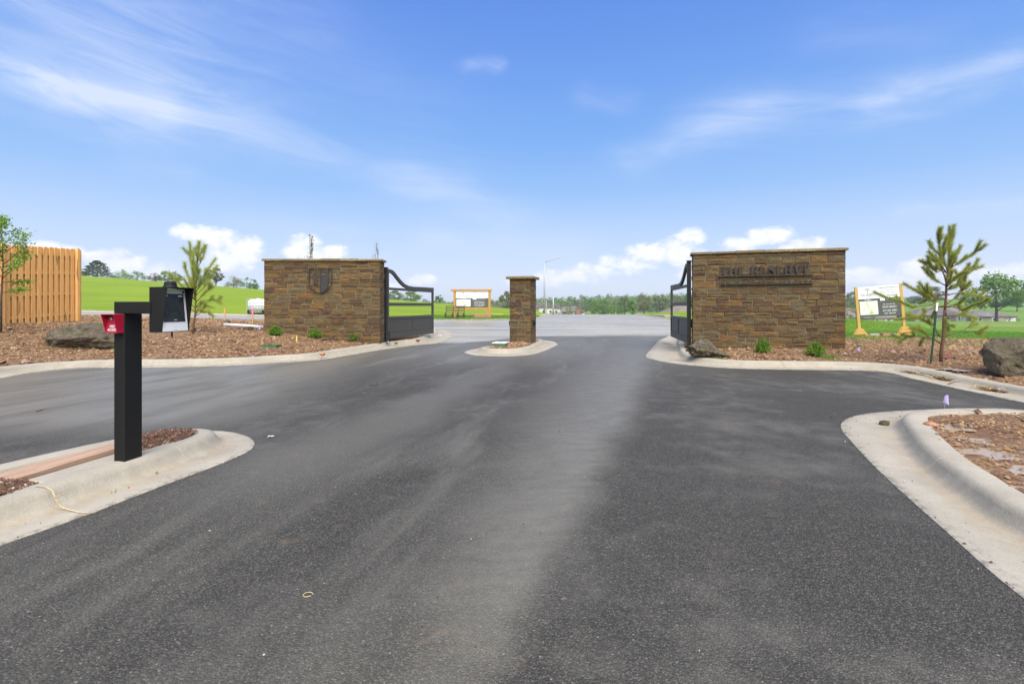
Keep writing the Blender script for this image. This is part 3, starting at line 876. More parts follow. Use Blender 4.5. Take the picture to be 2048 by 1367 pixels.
def bed_mesh(name, poly, zf, mat, step, bounds, amp, rough_scale=2.4, seed=1.0, extra=None):
    x0, x1, y0, y1 = bounds
    gx = np.arange(x0, x1 + step, step); gy = np.arange(y0, y1 + step, step)
    X, Y = np.meshgrid(gx, gy); ok = inside(poly, X, Y)
    keep = ok[:-1, :-1] | ok[1:, :-1] | ok[:-1, 1:] | ok[1:, 1:]
    keep = ok[:-1, :-1] & ok[1:, :-1] & ok[:-1, 1:] & ok[1:, 1:]
    Z = zf(X, Y)
    used = np.zeros_like(ok); used[:-1, :-1] |= keep; used[1:, :-1] |= keep; used[:-1, 1:] |= keep; used[1:, 1:] |= keep
    xs, ys = X[used], Y[used]
    Z[used] += amp * fnoise(xs, ys, rough_scale, seed) + amp * .35 * fnoise(xs, ys, rough_scale * 5, seed + 3)
    if extra is not None: Z[used] += extra(xs, ys)
    idx = np.full(X.shape, -1); idx[used] = np.arange(used.sum())
    a, b, c, d = idx[:-1, :-1][keep], idx[:-1, 1:][keep], idx[1:, 1:][keep], idx[1:, :-1][keep]
    V = np.stack([xs, ys, Z[used]], 1); F = np.stack([a, b, c, d], 1)
    o = link(name, np_mesh(name, V, F, mat, True)); tag(o, kind='structure'); return o


bed_mesh('planting_bed', BED_L, bed_left_z, soil, .13, (-27, -2, 3, 27), .035)
bed_mesh('planting_bed', BED_R, bed_right_z, soil, .11, (3.4, 20, 6, 31), .03, seed=5)
bed_mesh('planting_bed', BED_N, bed_near_z, soil, .05, (2.2, 8.5, 1.0, 6.6), .028, 1.6, 9)
ISL_BED = [tuple(p) for p in ILB[:-1]]
def mound(x, y):
    m1 = .17 * np.exp(-(((x + 3.65) / .40) ** 2 + ((y - 3.05) / .42) ** 2))
    m2 = .10 * np.exp(-(((x + 3.25) / .36) ** 2 + ((y - 4.72) / .30) ** 2))
    pad = -.05 * np.exp(-(((x + 3.35) / .22) ** 2 + ((y - 3.95) / .35) ** 2))
    return m1 + m2 + pad
bed_mesh('planting_bed', ISL_BED, lambda x, y: np.full(np.shape(x), .065), soil, .035, (-5.6, -2.5, -1, 5.4), .02, 4, 13, mound)
PIL_BED = [tuple(p) for p in PLB[:-1]]
bed_mesh('planting_bed', PIL_BED, lambda x, y: np.full(np.shape(x), .10) + road_z(x, y), soil, .06, (-1.2, 1.4, 13.9, 18.7), .02, 3, 17,
         lambda x, y: .10 * np.exp(-(((x - .15) / .45) ** 2 + ((y - 15.5) / .5) ** 2)))


def surf(x, y):
    """height of what lies on top, at a point or at many"""
    X = np.atleast_1d(np.asarray(x, float)); Y = np.atleast_1d(np.asarray(y, float))
    Z = field_z(X, Y); Z = np.where(inside(ROAD_POLY, X, Y), road_z(X, Y), Z)
    for P, f in ((BED_R, bed_right_z), (BED_L, bed_left_z), (BED_N, bed_near_z)):
        k = inside(P, X, Y)
        if k.any(): Z[k] = f(X[k], Y[k])
    Z = np.where(inside(PIL_BED, X, Y), .12 + road_z(X, Y), Z); Z = np.where(inside(ISL_BED, X, Y), .065 + mound(X, Y), Z)
    return Z if np.ndim(x) else float(Z[0])


D_RAY = 1.5 * 1.012 ** np.arange(480)
def drop(px, py):
    """where a line of sight through a photo pixel meets the ground"""
    k = (px - CX) / FPX; zr = EYE - (py - HY) / FPX * D_RAY; hit = zr <= surf(k * D_RAY, D_RAY)
    i = int(np.argmax(hit)) if hit.any() else len(D_RAY) - 1
    q = np.linspace(D_RAY[max(i - 1, 0)], D_RAY[i], 24); h2 = (EYE - (py - HY) / FPX * q) <= surf(k * q, q); d = float(q[int(np.argmax(h2))] if h2.any() else q[-1])
    return k * d, d, surf(k * d, d)


# ------------------------------------------------------------------ the land
def land():
    na = 300; az = np.linspace(-math.pi, math.pi, na, endpoint=False)
    az = np.sign(az) * (np.abs(az) / math.pi) ** 1.7 * math.pi
    az = np.sort(az)
    r = 3.0 * 1.0175 ** np.arange(365); r = r[r < 1700]
    rr, aa = np.meshgrid(r, az, indexing='ij')
    X, Y = rr * np.sin(aa), rr * np.cos(aa)
    Z = field_z(X, Y)
    sunk = inside(ROAD_POLY, X, Y) | inside(BED_L, X, Y) | inside(BED_N, X, Y) | (Y < 8) | inside([(-30, -8), (-30, 27), (-3.5, 25), (-3.5, -8)], X, Y)
    br = inside(BED_R, X, Y); dbr = dist_line([(24, 14), (18, 15.8), (14.5, 16.9), (11.5, 17.2), (9.2, 18.6), (8.9, 22), (9.3, 26), (10.9, 30), (12.6, 35)], X, Y)
    dk = np.minimum(dist_line([tuple(p) for p in FK[1]], X, Y), dist_line([tuple(p) for p in RK[1][RK[1][:, 1] > 29]], X, Y))
    wob = .5 * np.sin(X * 1.7) + .4 * np.sin(X * 4.1 + 1) + .3 * np.sin(Y * 3.3)
    nk = np.minimum(np.minimum(dist_line([tuple(p) for p in LK[2][::3]], X, Y), dist_line([tuple(p) for p in RK[2][::3] if p[1] < 26], X, Y)), dist_line([tuple(p) for p in NK[2][::3]], X, Y))
    sunk |= (nk < .75) & ~(br & (dbr < .6))
    Z = np.where(br, np.where(dbr < .6 + .35 * wob, .15, Z - .35), Z)
    Z = np.where(sunk & ~br, np.where(dk < .05, Z, Z - .4), Z)
    kd = np.minimum(dist_line([tuple(p) for p in FK[2]], X, Y), dist_line([tuple(p) for p in RK[2][::2]], X, Y))
    Z = np.where((kd < .55) & (Y > 24), np.minimum(Z, road_z(X, Y) + .02), Z)
    V = np.stack([X.ravel(), Y.ravel(), Z.ravel()], 1); nr = len(r)
    i = np.arange(nr - 1)[:, None] * na; j = np.arange(na)[None, :]; j2 = (j + 1) % na
    F = np.stack([i + j, i + na + j, i + na + j2, i + j2], -1).reshape(-1, 4)
    o = link('ground', np_mesh('ground', V, F, grass_m, True)); tag(o, kind='structure')
    if o.data.polygons[10].normal.z < 0: o.data.flip_normals()
land()
# ------------------------------------------------------------------ stone walls and pillar
def unit_stone(seed):
    r = random.Random(seed); j = lambda a: r.uniform(-a, a)
    ring = [(-.5, -.5), (0, -.5), (.5, -.5), (.5, 0), (.5, .5), (0, .5), (-.5, .5), (-.5, 0)]
    V = [(x + j(.012), .5, z + j(.02)) for x, z in ring]
    V += [(x + j(.010), -.34 + j(.04), z + j(.02)) for x, z in ring]
    V += [(x * (.945 + j(.02)), -.44 + j(.07), z * (.90 + j(.03))) for x, z in ring]
    V += [(j(.1), -.48 + j(.10), j(.1))]
    F = []
    for k in range(8):
        k2 = (k + 1) % 8
        F += [(k, k2, 8 + k2, 8 + k), (8 + k, 8 + k2, 16 + k2, 16 + k), (16 + k, 16 + k2, 24)]
    b = MB(); b.add(V, F); return b.mesh('stone', stone_m)
STONE_ME = [unit_stone(i) for i in range(10)]


def lay_stones(parent, w, z0, z1, seed, place, mean=.31):
    """random ashlar: courses of unequal height, stones of unequal length, now and then two thin ones stacked"""
    r = random.Random(seed); z = z0; n = 0; gap = .011
    def put(x, zc, lx, lz):
        nonlocal n
        o = bpy.data.objects.new('stone', STONE_ME[r.randrange(10)]); C.objects.link(o); o.parent = parent
        place(o, x, zc, r.uniform(-.008, .010)); o.scale = (lx - gap, .11, lz - gap)
        if r.random() < .5: o.scale.x = -o.scale.x; o.scale.y = .11
        n += 1
    while z < z1 - .02:
        h = r.choice([.105, .125, .145, .16, .175, .195]); h = min(h, z1 - z)
        if z1 - z - h < .07: h = z1 - z
        x = -w / 2
        while x < w / 2 - .01:
            L = max(.10, min(.62, r.gauss(mean, .10)))
            if w / 2 - x - L < .11: L = w / 2 - x
            if h > .14 and r.random() < .26 and L > .18:
                f = r.uniform(.42, .58); put(x + L / 2, z + h * f / 2, L, h * f)
                put(x + L / 2, z + h * (1 + f) / 2, L, h * (1 - f))
            else: put(x + L / 2, z + h / 2, L, h)
            x += L
        z += h
    return n


def coping(parent, w, d, z, over, seed, nslab, h=.065):
    r = random.Random(seed); xs = [-w / 2 - over]
    for k in range(1, nslab): xs.append(-w / 2 - over + (w + 2 * over) * (k + r.uniform(-.2, .2)) / nslab)
    xs.append(w / 2 + over)
    for a, b in zip(xs[:-1], xs[1:]):
        m = MB(); nx = max(3, int((b - a) / .16)); top, bot = [], []
        hh = h + r.uniform(-.008, .010)
        ring = []
        for i in range(nx + 1): ring.append((a + .004 + (b - a - .008) * i / nx, -over + r.uniform(-.010, .010)))
        for i in range(4): ring.append((b - .004 + (r.uniform(-.008, .008) if b == xs[-1] else 0), -over + (d + 2 * over) * (i + 1) / 4))
        for i in range(nx): ring.append((b - .004 - (b - a - .008) * (i + 1) / nx, d + over + r.uniform(-.01, .01)))
        for i in range(3): ring.append((a + .004 + (r.uniform(-.008, .008) if a == xs[0] else 0), d + over - (d + 2 * over) * (i + 1) / 4))
        n = len(ring); cx = (a + b) / 2; cy = d / 2
        V = [(x, y, z + r.uniform(-.004, .004)) for x, y in ring] + [(x + r.uniform(-.004, .004), y + r.uniform(-.004, .004), z + hh * .55) for x, y in ring]
        V += [(cx + (x - cx) * .985, cy + (y - cy) * .97, z + hh + r.uniform(-.003, .003)) for x, y in ring]
        F = [tuple(range(n - 1, -1, -1)), tuple(range(2 * n, 3 * n))]
        for k in range(n):
            k2 = (k + 1) % n; F += [(k, k2, n + k2, n + k), (n + k, n + k2, 2 * n + k2, 2 * n + k)]
        m.add(V, F); m.build('coping_stone', cap_m, parent)


WALL_W, WALL_T, WALL_TOP = 3.74, .56, 2.80
def stone_wall(name, a, b, label, side, z_front):
    mx, my = (a[0] + b[0]) / 2, (a[1] + b[1]) / 2
    root = empty(name, (mx, my, 0), math.atan2(b[1] - a[1], b[0] - a[0]))
    tag(root, label, 'wall', 'stone entrance walls')
    core = MB(); core.box((0, .012 + (WALL_T - .10) / 2, (WALL_TOP - .3) / 2), (WALL_W - .024, WALL_T - .10, WALL_TOP + .3)); core.build('mortar_core', mortar_m, root)
    bk = MB(); bk.box((0, WALL_T - .05, WALL_TOP / 2 - .15), (WALL_W - .01, .07, WALL_TOP + .28)); bk.build('back_render', mortar_m, root)
    def front(o, x, z, dy): o.location = (x, .055 + dy - .012, z)
    n = lay_stones(root, WALL_W, z_front, WALL_TOP, 11 + side, front, .335)
    sx = side * (WALL_W / 2 - .055)
    def end(o, x, z, dy):
        o.location = (sx + side * (.012 - dy), .32 + x, z); o.rotation_euler = (0, 0, side * math.pi / 2)
    n += lay_stones(root, .42, z_front, WALL_TOP, 21 + side, end, .26)
    pl = MB(); pl.box((-side * (WALL_W / 2 - .035), .33, WALL_TOP / 2 - .15), (.05, .42, WALL_TOP + .28)); pl.build('end_render', mortar_m, root)
    coping(root, WALL_W, WALL_T, WALL_TOP + .004, .055, 5 + side, 6)
    return root
wall_l = stone_wall('stone_wall', (-7.99, 16.1), (-4.25, 16.1), 'brown stone entrance wall with dark shield emblem on its face', 1, .10)
wall_r = stone_wall('stone_wall', (5.11, 14.15), (8.655, 12.965), 'brown stone entrance wall carrying the black estate name letters', -1, .04)

# shield emblem, hung 2 cm off the stones
sh = empty('shield_emblem'); sh.parent = wall_l; sh.location = (-6.155 + 6.12, -.045, 1.76)
w2 = .36
def shield(w, h, inset=0.0):
    L = [(-w, h), (-w, h * .46), (-w * .93, h * .32), (-w * .72, h * .185), (-w * .40, h * .075), (0, 0)]
    return L
left = shield(w2, .80); right = [(-x, z) for x, z in left][::-1]
m = MB(); m.strip(left + right[1:], .022, -.012, .012); m.strip([(-w2, .80), (w2, .80)], .028, -.012, .012); m.strip([(0, .80), (0, .02)], .016, -.010, .010)
m.build('shield_frame', iron, sh)
m = MB(); m.prism([(.012, .03), (.13, .075), (.22, .16), (.262, .30), (.262, .775), (.165, .775), (.165, .60), (.012, .57)], -.006, .006); m.build('half_plate', plate_grey, sh)
m = MB(); m.prism([(-.21, .30), (-.09, .26), (-.09, .52), (-.13, .52), (-.13, .60), (-.25, .60), (-.25, .48), (-.21, .48)], -.005, .005); m.build('motif_plate', plate_grey, sh)

# estate name: tall letters with heavy stems and hairlines, each line standing on a ledger bar
def glyph(ch):
    m = MB(); D = (-.014, .014)
    def bar(x0, x1, z0, z1): m.prism([(x0, z0), (x1, z0), (x1, z1), (x0, z1)], *D)
    def diag(x0, z0, x1, z1, w): m.prism([(x0 - w / 2, z0), (x0 + w / 2, z0), (x1 + w / 2, z1), (x1 - w / 2, z1)], *D)
    st, th = .165, .036
    if ch == 'T': bar(.0, .84, 1 - th, 1); bar(.0, .03, .82, 1 - th); bar(.81, .84, .82, 1 - th); bar(.32, .52, .0, 1 - th); return m, .84
    if ch == 'H': bar(.05, .05 + st, 0, 1); bar(.62, .62 + st, 0, 1); bar(.05 + st, .62, .48, .48 + th); return m, .88
    if ch == 'E': bar(.05, .05 + st, 0, 1); bar(.05 + st, .68, 0, th); bar(.05 + st, .64, 1 - th, 1); bar(.05 + st, .50, .5, .5 + th); bar(.65, .68, th, .2); bar(.61, .64, .82, 1 - th); return m, .72
    if ch == 'R':
        bar(.05, .05 + st, 0, 1); bar(.05 + st, .50, 1 - th, 1); bar(.05 + st, .50, .5 - th, .5)
        m.strip([(.48, .98), (.58, .95), (.64, .86), (.66, .75), (.64, .64), (.58, .55), (.48, .48)], [.05, .11, .17, .19, .17, .11, .05], *D)
        diag(.76, 0, .50, .46, .18); return m, .82
    if ch == 'S':
        m.strip([(.64, .80), (.56, .94), (.38, .985), (.20, .93), (.13, .80), (.20, .66), (.40, .53), (.60, .38), (.66, .22), (.56, .07), (.36, .015), (.16, .07), (.07, .22)], [.04, .05, .05, .10, .14, .17, .21, .18, .14, .10, .05, .05, .04], *D)
        return m, .72
    if ch == 'V': diag(.40, 0, .14, 1, .21); diag(.42, 0, .76, 1, .05); bar(.0, .30, .965, 1); bar(.64, .90, .965, 1); return m, .88
S0 = -WALL_W / 2
nm = empty('estate_name'); nm.parent = wall_r; nm.location = (S0 + .72, -.055, 0)
word = 'THE RESERVE'; adv = []; tot = 0
for ch in word:
    wd = .34 if ch == ' ' else glyph(ch)[1]; adv.append(wd); tot += wd + .12
sx_ = 2.25 / tot; x = 0
for ch, wd in zip(word, adv):
    if ch != ' ':
        g, _ = glyph(ch); me = g.mesh('letter', iron); me.transform(Matrix.Diagonal((sx_, 1, .262, 1)))
        o = link('letter', me, nm); o.location = (x, 0, 2.192)
    x += (wd + .12) * sx_
m = MB(); m.box((1.12, .012, 2.176), (2.30, .05, .026)); m.build('ledger_bar', iron, nm, .004)
m = MB(); m.box((1.14, .012, 1.950), (2.26, .05, .022)); m.build('ledger_bar', iron, nm, .004)
t = text_mesh('small_lettering', 'AT OAKLAND ESTATES', .125, iron, nm, .010, spacing=1.5, width=2.22); t.location = (.03, 0, 1.966); split_islands(t, 'letter')

# pillar on the island
pil = empty('stone_pillar', (.36, 16.35, 0), R(-18)); tag(pil, 'square brown stone pillar standing in the middle island', 'pillar')
PW, PT = .70, 2.22
core = MB(); core.box((0, 0, PT / 2 - .1), (PW - .026, PW - .026, PT + .2)); core.build('mortar_core', mortar_m, pil)
for k in range(4):
    a = k * math.pi / 2
    def pf(o, x, z, dy, a=a):
        y = -PW / 2 + .055 + dy - .01
        o.location = (x * math.cos(a) - y * math.sin(a), x * math.sin(a) + y * math.cos(a), z); o.rotation_euler = (0, 0, a)
    lay_stones(pil, PW - (0 if k % 2 == 0 else .2), .02, PT, 40 + k, pf, .27)
r_ = random.Random(3); m = MB(); q = PW / 2 + .09
ring = []
for k in range(4):
    c, s = math.cos(k * math.pi / 2), math.sin(k * math.pi / 2)
    for i in range(5):
        x, y = -q + 2 * q * i / 5, -q + r_.uniform(-.012, .012); ring.append((x * c - y * s, x * s + y * c))
n = len(ring)
V = [(x, y, PT + .003) for x, y in ring] + [(x * 1.01, y * 1.01, PT + .045) for x, y in ring] + [(x * .98, y * .98, PT + .085) for x, y in ring]
F = [tuple(range(n - 1, -1, -1)), tuple(range(2 * n, 3 * n))] + [f for k in range(n) for f in ((k, (k + 1) % n, n + (k + 1) % n, n + k), (n + k, n + (k + 1) % n, 2 * n + (k + 1) % n, 2 * n + k))]
m.add(V, F); m.build('cap_slab', cap_m, pil)
for (x, y, rz) in ((PW / 2 + .03, -.02, 0), (-PW / 2 - .03, -.12, 0)):
    m = MB(); m.box((x, y, .80), (.07, .10, .17)); m.box((x * 1.12, y, .80), (.02, .06, .12)); m.build('gate_sensor', frame_black, pil, .006)

# ------------------------------------------------------------------ gates
def gate(name, hinge, end, z0, side, label):
    L = math.hypot(end[0] - hinge[0], end[1] - hinge[1])
    root = empty(name, (hinge[0], hinge[1], 0), math.atan2(end[1] - hinge[1], end[0] - hinge[0]))
    tag(root, label, 'gate', 'pair of swing gates')
    b = z0; x0 = .09; T_ = .07
    m = MB(); m.box((0, 0, (b - .3 + 2.62) / 2), (.10, .10, 2.62 - b + .3)); m.build('hinge_post', frame_black, root, .006)
    m = MB(); m.box((0, 0, 2.64), (.20, .14, .02)); m.prism([(-.07, 2.60), (.07, 2.60), (.10, 2.63), (-.10, 2.63)], -.05, .05); m.build('post_cap', frame_black, root, .003)
    def part(nm_, f, mat=gate_metal):
        q = MB(); f(q); return q.build(nm_, mat, root, .005)
    part('stile', lambda q: q.box((x0 + .045, 0, (b + 2.50) / 2), (.09, T_, 2.50 - b)))
    part('stile', lambda q: q.box((L - .045, 0, (b + 1.99) / 2), (.09, T_, 1.99 - b)))
    def rail(za, zb, nm_='rail'): part(nm_, lambda q: q.box(((x0 + L) / 2, 0, (za + zb) / 2), (L - x0 - .182, T_ - .006, zb - za)))
    rail(b + .001, b + .19, 'bottom_rail'); rail(b + .66, b + .75); rail(1.36, 1.47); rail(1.90, 1.985)
    part('mullion', lambda q: q.box((x0 + (L - x0) * .52, 0, b + .425), (.075, T_ - .012, .468)))
    for a_, c_ in ((x0 + .09, x0 + (L - x0) * .52 - .0375), (x0 + (L - x0) * .52 + .0375, L - .09)):
        part('steel_panel', lambda q: q.box(((a_ + c_) / 2, 0, b + .425), (c_ - a_ - .004, .022, .468)))
    # the sweep: from the head of the hinge stile down into the top rail
    pts = [(x0 + .0, 2.545), (x0 + .12, 2.545), (x0 + .30, 2.53), (x0 + .45, 2.47), (x0 + .65, 2.345), (x0 + .90, 2.20), (x0 + 1.15, 2.09), (x0 + 1.45, 2.03), (x0 + 1.8, 2.01), (x0 + 2.3, 2.02), (L, 2.03)]
    part('top_sweep', lambda q: q.strip(pts, .12, -T_ / 2 - .003, T_ / 2 + .003))
    sg = 1 if side > 0 else -1
    part('hinge', lambda q: q.box((.07, 0, b + .35), (.05, .05, .10)), frame_black); part('hinge', lambda q: q.box((.07, 0, 2.2), (.05, .05, .10)), frame_black)
    part('swing_arm', lambda q: q.bar((-.05, sg * .12, b + .66), (1.15, sg * .07, b + .62), .03, .03), frame_black)
    return root
GL = gate('swing_gate', (-4.24, 16.75), (-3.19, 20.2), .25, 1, 'open dark bronze gate beside the wall with the shield')
GR = gate('swing_gate', (5.07, 14.32), (5.71, 17.9), .27, -1, 'open dark bronze gate beside the wall with the lettering')
for (x, y, z, rz, lab) in ((-4.05, 16.35, .28, 0, 'black gate control box on the end of the shield wall'), (5.32, 14.75, .72, R(-18), 'black gate control box on the end of the lettered wall')):
    o = empty('control_box', (x, y, z), rz); tag(o, lab, 'control box', 'gate control boxes')
    m = MB(); m.box((0, 0, .12), (.11, .16, .26)); m.build('housing', frame_black, o, .008)
    m = MB(); m.tube([(0, 0, -.01), (0, 0, -.12), (.01, -.01, -.20)], .014, 8); m.build('conduit', galv, o, 0, True)

# ------------------------------------------------------------------ keypad post on the near island
AX = math.atan2(-.18, .98)      # the drive runs about ten degrees to the right of the view
kp = empty('access_post', (-3.085, 4.02, .09), AX); tag(kp, 'black steel post with keypad arm and red fire access box on curbed island', 'access post')
PZ = 1.385 - .09
m = MB(); m.box((0, 0, PZ / 2 - .048), (.10, .155, PZ - .096)); m.build('post', black_metal, kp, .004)
m = MB(); m.box((-.03, -.01, .006), (.20, .25, .012)); m.build('base_plate', black_metal, kp, .002)
for bx_, by_ in ((-.085, -.11), (-.085, .09), (.07, -.115), (.07, .095)):
    m = MB(); m.tube([(bx_, by_, .012), (bx_, by_, .030)], .009, 6); m.build('bolt', galv, kp)
m = MB(); m.box((.118, -.022, PZ - .047), (.336, .112, .095)); m.build('arm', black_metal, kp, .004)
# keypad housing: hood open towards the drive, front edge cut back towards the foot
kh = empty('keypad_housing', (0, 0, 0)); kh.parent = kp; kh.location = (.267, .062, PZ - .24)
Wk, Hk = .25, .355; y0, y1 = -.130, .130
m = MB()
def hood(q, y, t): q.add([(0, y, 0), (.115, y, 0), (.165, y, Hk), (0, y, Hk), (0, y + t, 0), (.115, y + t, 0), (.165, y + t, Hk), (0, y + t, Hk)], [(0, 1, 2, 3), (7, 6, 5, 4), (0, 4, 5, 1), (1, 5, 6, 2), (2, 6, 7, 3), (3, 7, 4, 0)])
hood(m, y0, .006); hood(m, y1 - .006, .006)
m.box((.0825, 0, Hk - .003), (.167, y1 - y0 - .013, .006)); m.box((.003, 0, Hk / 2 - .004), (.006, y1 - y0 - .013, Hk - .012)); m.box((.055, 0, .003), (.10, y1 - y0 - .013, .006))
m.build('hood', black_metal, kh, .0025)
pn = empty('face_panel'); pn.parent = kh
# the panel leans: deep under the hood at the top, flush at the foot
za, zb = .004, Hk - .012; xa, xb = .118, .085; yi = y1 - .010
def face(u, v, off=0.0):   # u across -1..1, v up 0..1
    return (xa + (xb - xa) * v + off, u * yi, za + (zb - za) * v)
def slab(q, u0, u1, v0, v1, o0, o1):
    V = [face(u0, v0, o1), face(u1, v0, o1), face(u1, v1, o1), face(u0, v1, o1), face(u0, v0, o0), face(u1, v0, o0), face(u1, v1, o0), face(u0, v1, o0)]
    q.add(V, [(0, 1, 2, 3), (7, 6, 5, 4), (0, 4, 5, 1), (1, 5, 6, 2), (2, 6, 7, 3), (3, 7, 4, 0)])
m = MB(); slab(m, -1, 1, 0, 1, -.02, 0); m.build('metal_face', silver, pn, .002)
m = MB(); slab(m, -.90, .80, .225, .885, .0008, .004); m.build('screen', screen_m, pn, .001)
for (u, v, rr, mt) in ((-.82, .945, .011, frame_black), (-.80, .85, .010, frame_black), (.80, .93, .008, screen_m)):
    m = MB(); p = Vector(face(u, v)); nx_ = Vector((zb - za, 0, xa - xb)).normalized(); m.tube([p + nx_ * .001, p + nx_ * .010], rr, 14); m.build('camera_lens' if mt is frame_black else 'speaker_hole', mt, pn)
for (u0, u1, v0, v1) in ((-.70, -.48, .825, .850), (.36, .70, .82, .846)):
    m = MB(); slab(m, u0, u1, v0, v1, .0042, .0048); m.build('screen_label', white_p, pn)
m = MB(); slab(m, -.12, .12, .265, .275, .0042, .0048); m.build('screen_label', silver, pn)
m = MB(); slab(m, -.12, .10, .03, .037, .0008, .0016); slab(m, -.02, .0, .08, .105, .0008, .0016); m.build('maker_mark', print_grey, pn)
m = MB(); m.tube([(.065, .0, Hk + .001), (.065, 0, Hk + .012)], [.055, .05], 18); m.tube([(.065, 0, Hk + .012), (.065, 0, Hk + .040), (.065, 0, Hk + .047)], [.046, .042, .034], 18); m.build('antenna_dome', black_metal, kh, 0, False)
m = MB(); m.tube([(.05, .03, 0), (.05, .03, -.045)], .006, 8); m.build('drain_stub', black_metal, kh)
# red box on the face of the post, its own little hood and lock
rb = empty('fire_access_box'); rb.parent = kp; rb.location = (-.0005, -.079, PZ - .245)
bx0, bx1, Hb = -.066, .048, .148
def cheek(q, x, t):
    q.add([(x, 0, 0), (x, -.052, 0), (x, -.092, Hb), (x, 0, Hb), (x + t, 0, 0), (x + t, -.052, 0), (x + t, -.092, Hb), (x + t, 0, Hb)], [(0, 1, 2, 3), (7, 6, 5, 4), (0, 4, 5, 1), (1, 5, 6, 2), (2, 6, 7, 3), (3, 7, 4, 0)])
m = MB(); cheek(m, bx0, .004); cheek(m, bx1 - .004, .004); m.box(((bx0 + bx1) / 2, -.046, Hb - .002), (bx1 - bx0 - .009, .092, .004)); m.box(((bx0 + bx1) / 2, -.002, Hb / 2 - .004), (bx1 - bx0 - .009, .004, Hb - .010)); m.build('red_hood', red_metal, rb, .0015)
m = MB(); xi0, xi1 = bx0 + .0045, bx1 - .0045
m.add([(xi0, -.055, .001), (xi1, -.055, .001), (xi1, -.034, Hb - .006), (xi0, -.034, Hb - .006), (xi0, -.006, .001), (xi1, -.006, .001), (xi1, -.006, Hb - .006), (xi0, -.006, Hb - .006)], [(0, 1, 2, 3), (7, 6, 5, 4), (0, 4, 5, 1), (1, 5, 6, 2), (2, 6, 7, 3), (3, 7, 4, 0)])
m.build('red_door', red_dark, rb)
m = MB(); m.tube([(-.018, -.037, .112), (-.018, -.048, .111)], [.012, .0105], 16); m.build('lock', chrome, rb)
tilt = math.atan2(.021, Hb - .007)
for k, wd_ in enumerate(('FIRE', 'ACCESS')):
    t = text_mesh('lettering', wd_, .029, white_p, rb, .0008, 'CENTER', 1.02, (.046, .074)[k]); t.rotation_euler = (-tilt, 0, 0); z = .043 - .026 * k
    t.location = (-.006, -.0565 + (z - .001) * .1448, z); split_islands(t, 'letter')

# ------------------------------------------------------------------ board fence
FX = -14.8
fe = empty('board_fence', (FX, 14.45, 0), R(90)); tag(fe, 'tall new cedar shadowbox fence at the edge of the mulch bed', 'fence')
FL = 5.2      # runs from y = 12.0 to 17.2
def fz(yy): return .70 + (yy - 14.4) * .058
for q in (-2.4, 0.0, 2.5):
    m = MB(); z = fz(14.45 + q); m.box((q, -.07, z + 1.15), (.09, .09, 2.6)); m.build('fence_post', cedar, fe)
for k, dz in enumerate((.28, .95, 1.62, 2.22)):
    m = MB(); a_ = fz(14.45 - 2.6) + dz; b_ = fz(14.45 + 2.6) + dz
    m.bar((-2.6, .0, a_), (2.6, .0, b_), .038, .089); m.build('fence_rail', cedar, fe)
bo = MB(); w_, t_, h_ = .124, .018, 2.46
bo.add([(-w_ / 2, -t_ / 2, 0), (w_ / 2, -t_ / 2, 0), (w_ / 2, -t_ / 2, h_ - .03), (w_ / 2 - .03, -t_ / 2, h_), (-w_ / 2 + .03, -t_ / 2, h_), (-w_ / 2, -t_ / 2, h_ - .03),
        (-w_ / 2, t_ / 2, 0), (w_ / 2, t_ / 2, 0), (w_ / 2, t_ / 2, h_ - .03), (w_ / 2 - .03, t_ / 2, h_), (-w_ / 2 + .03, t_ / 2, h_), (-w_ / 2, t_ / 2, h_ - .03)],
       [(0, 1, 2, 3, 4, 5), (11, 10, 9, 8, 7, 6)] + [(i, 6 + i, 6 + (i + 1) % 6, (i + 1) % 6) for i in range(6)])
bme = bo.mesh('fence_board', cedar, .002)
r_ = random.Random(8); k = 0; q = 2.6 - w_ / 2
while q > -2.6:
    for sgn, dq in ((-1, 0.0), (1, -.172)):
        o = bpy.data.objects.new('fence_board', bme); C.objects.link(o); o.parent = fe
        o.location = (q - dq + r_.uniform(-.005, .005), sgn * .038, fz(14.45 + q) - .02 + r_.uniform(-.012, .012)); o.rotation_euler = (r_.uniform(-.004, .004), r_.uniform(-.006, .006), 0)
    q -= .196

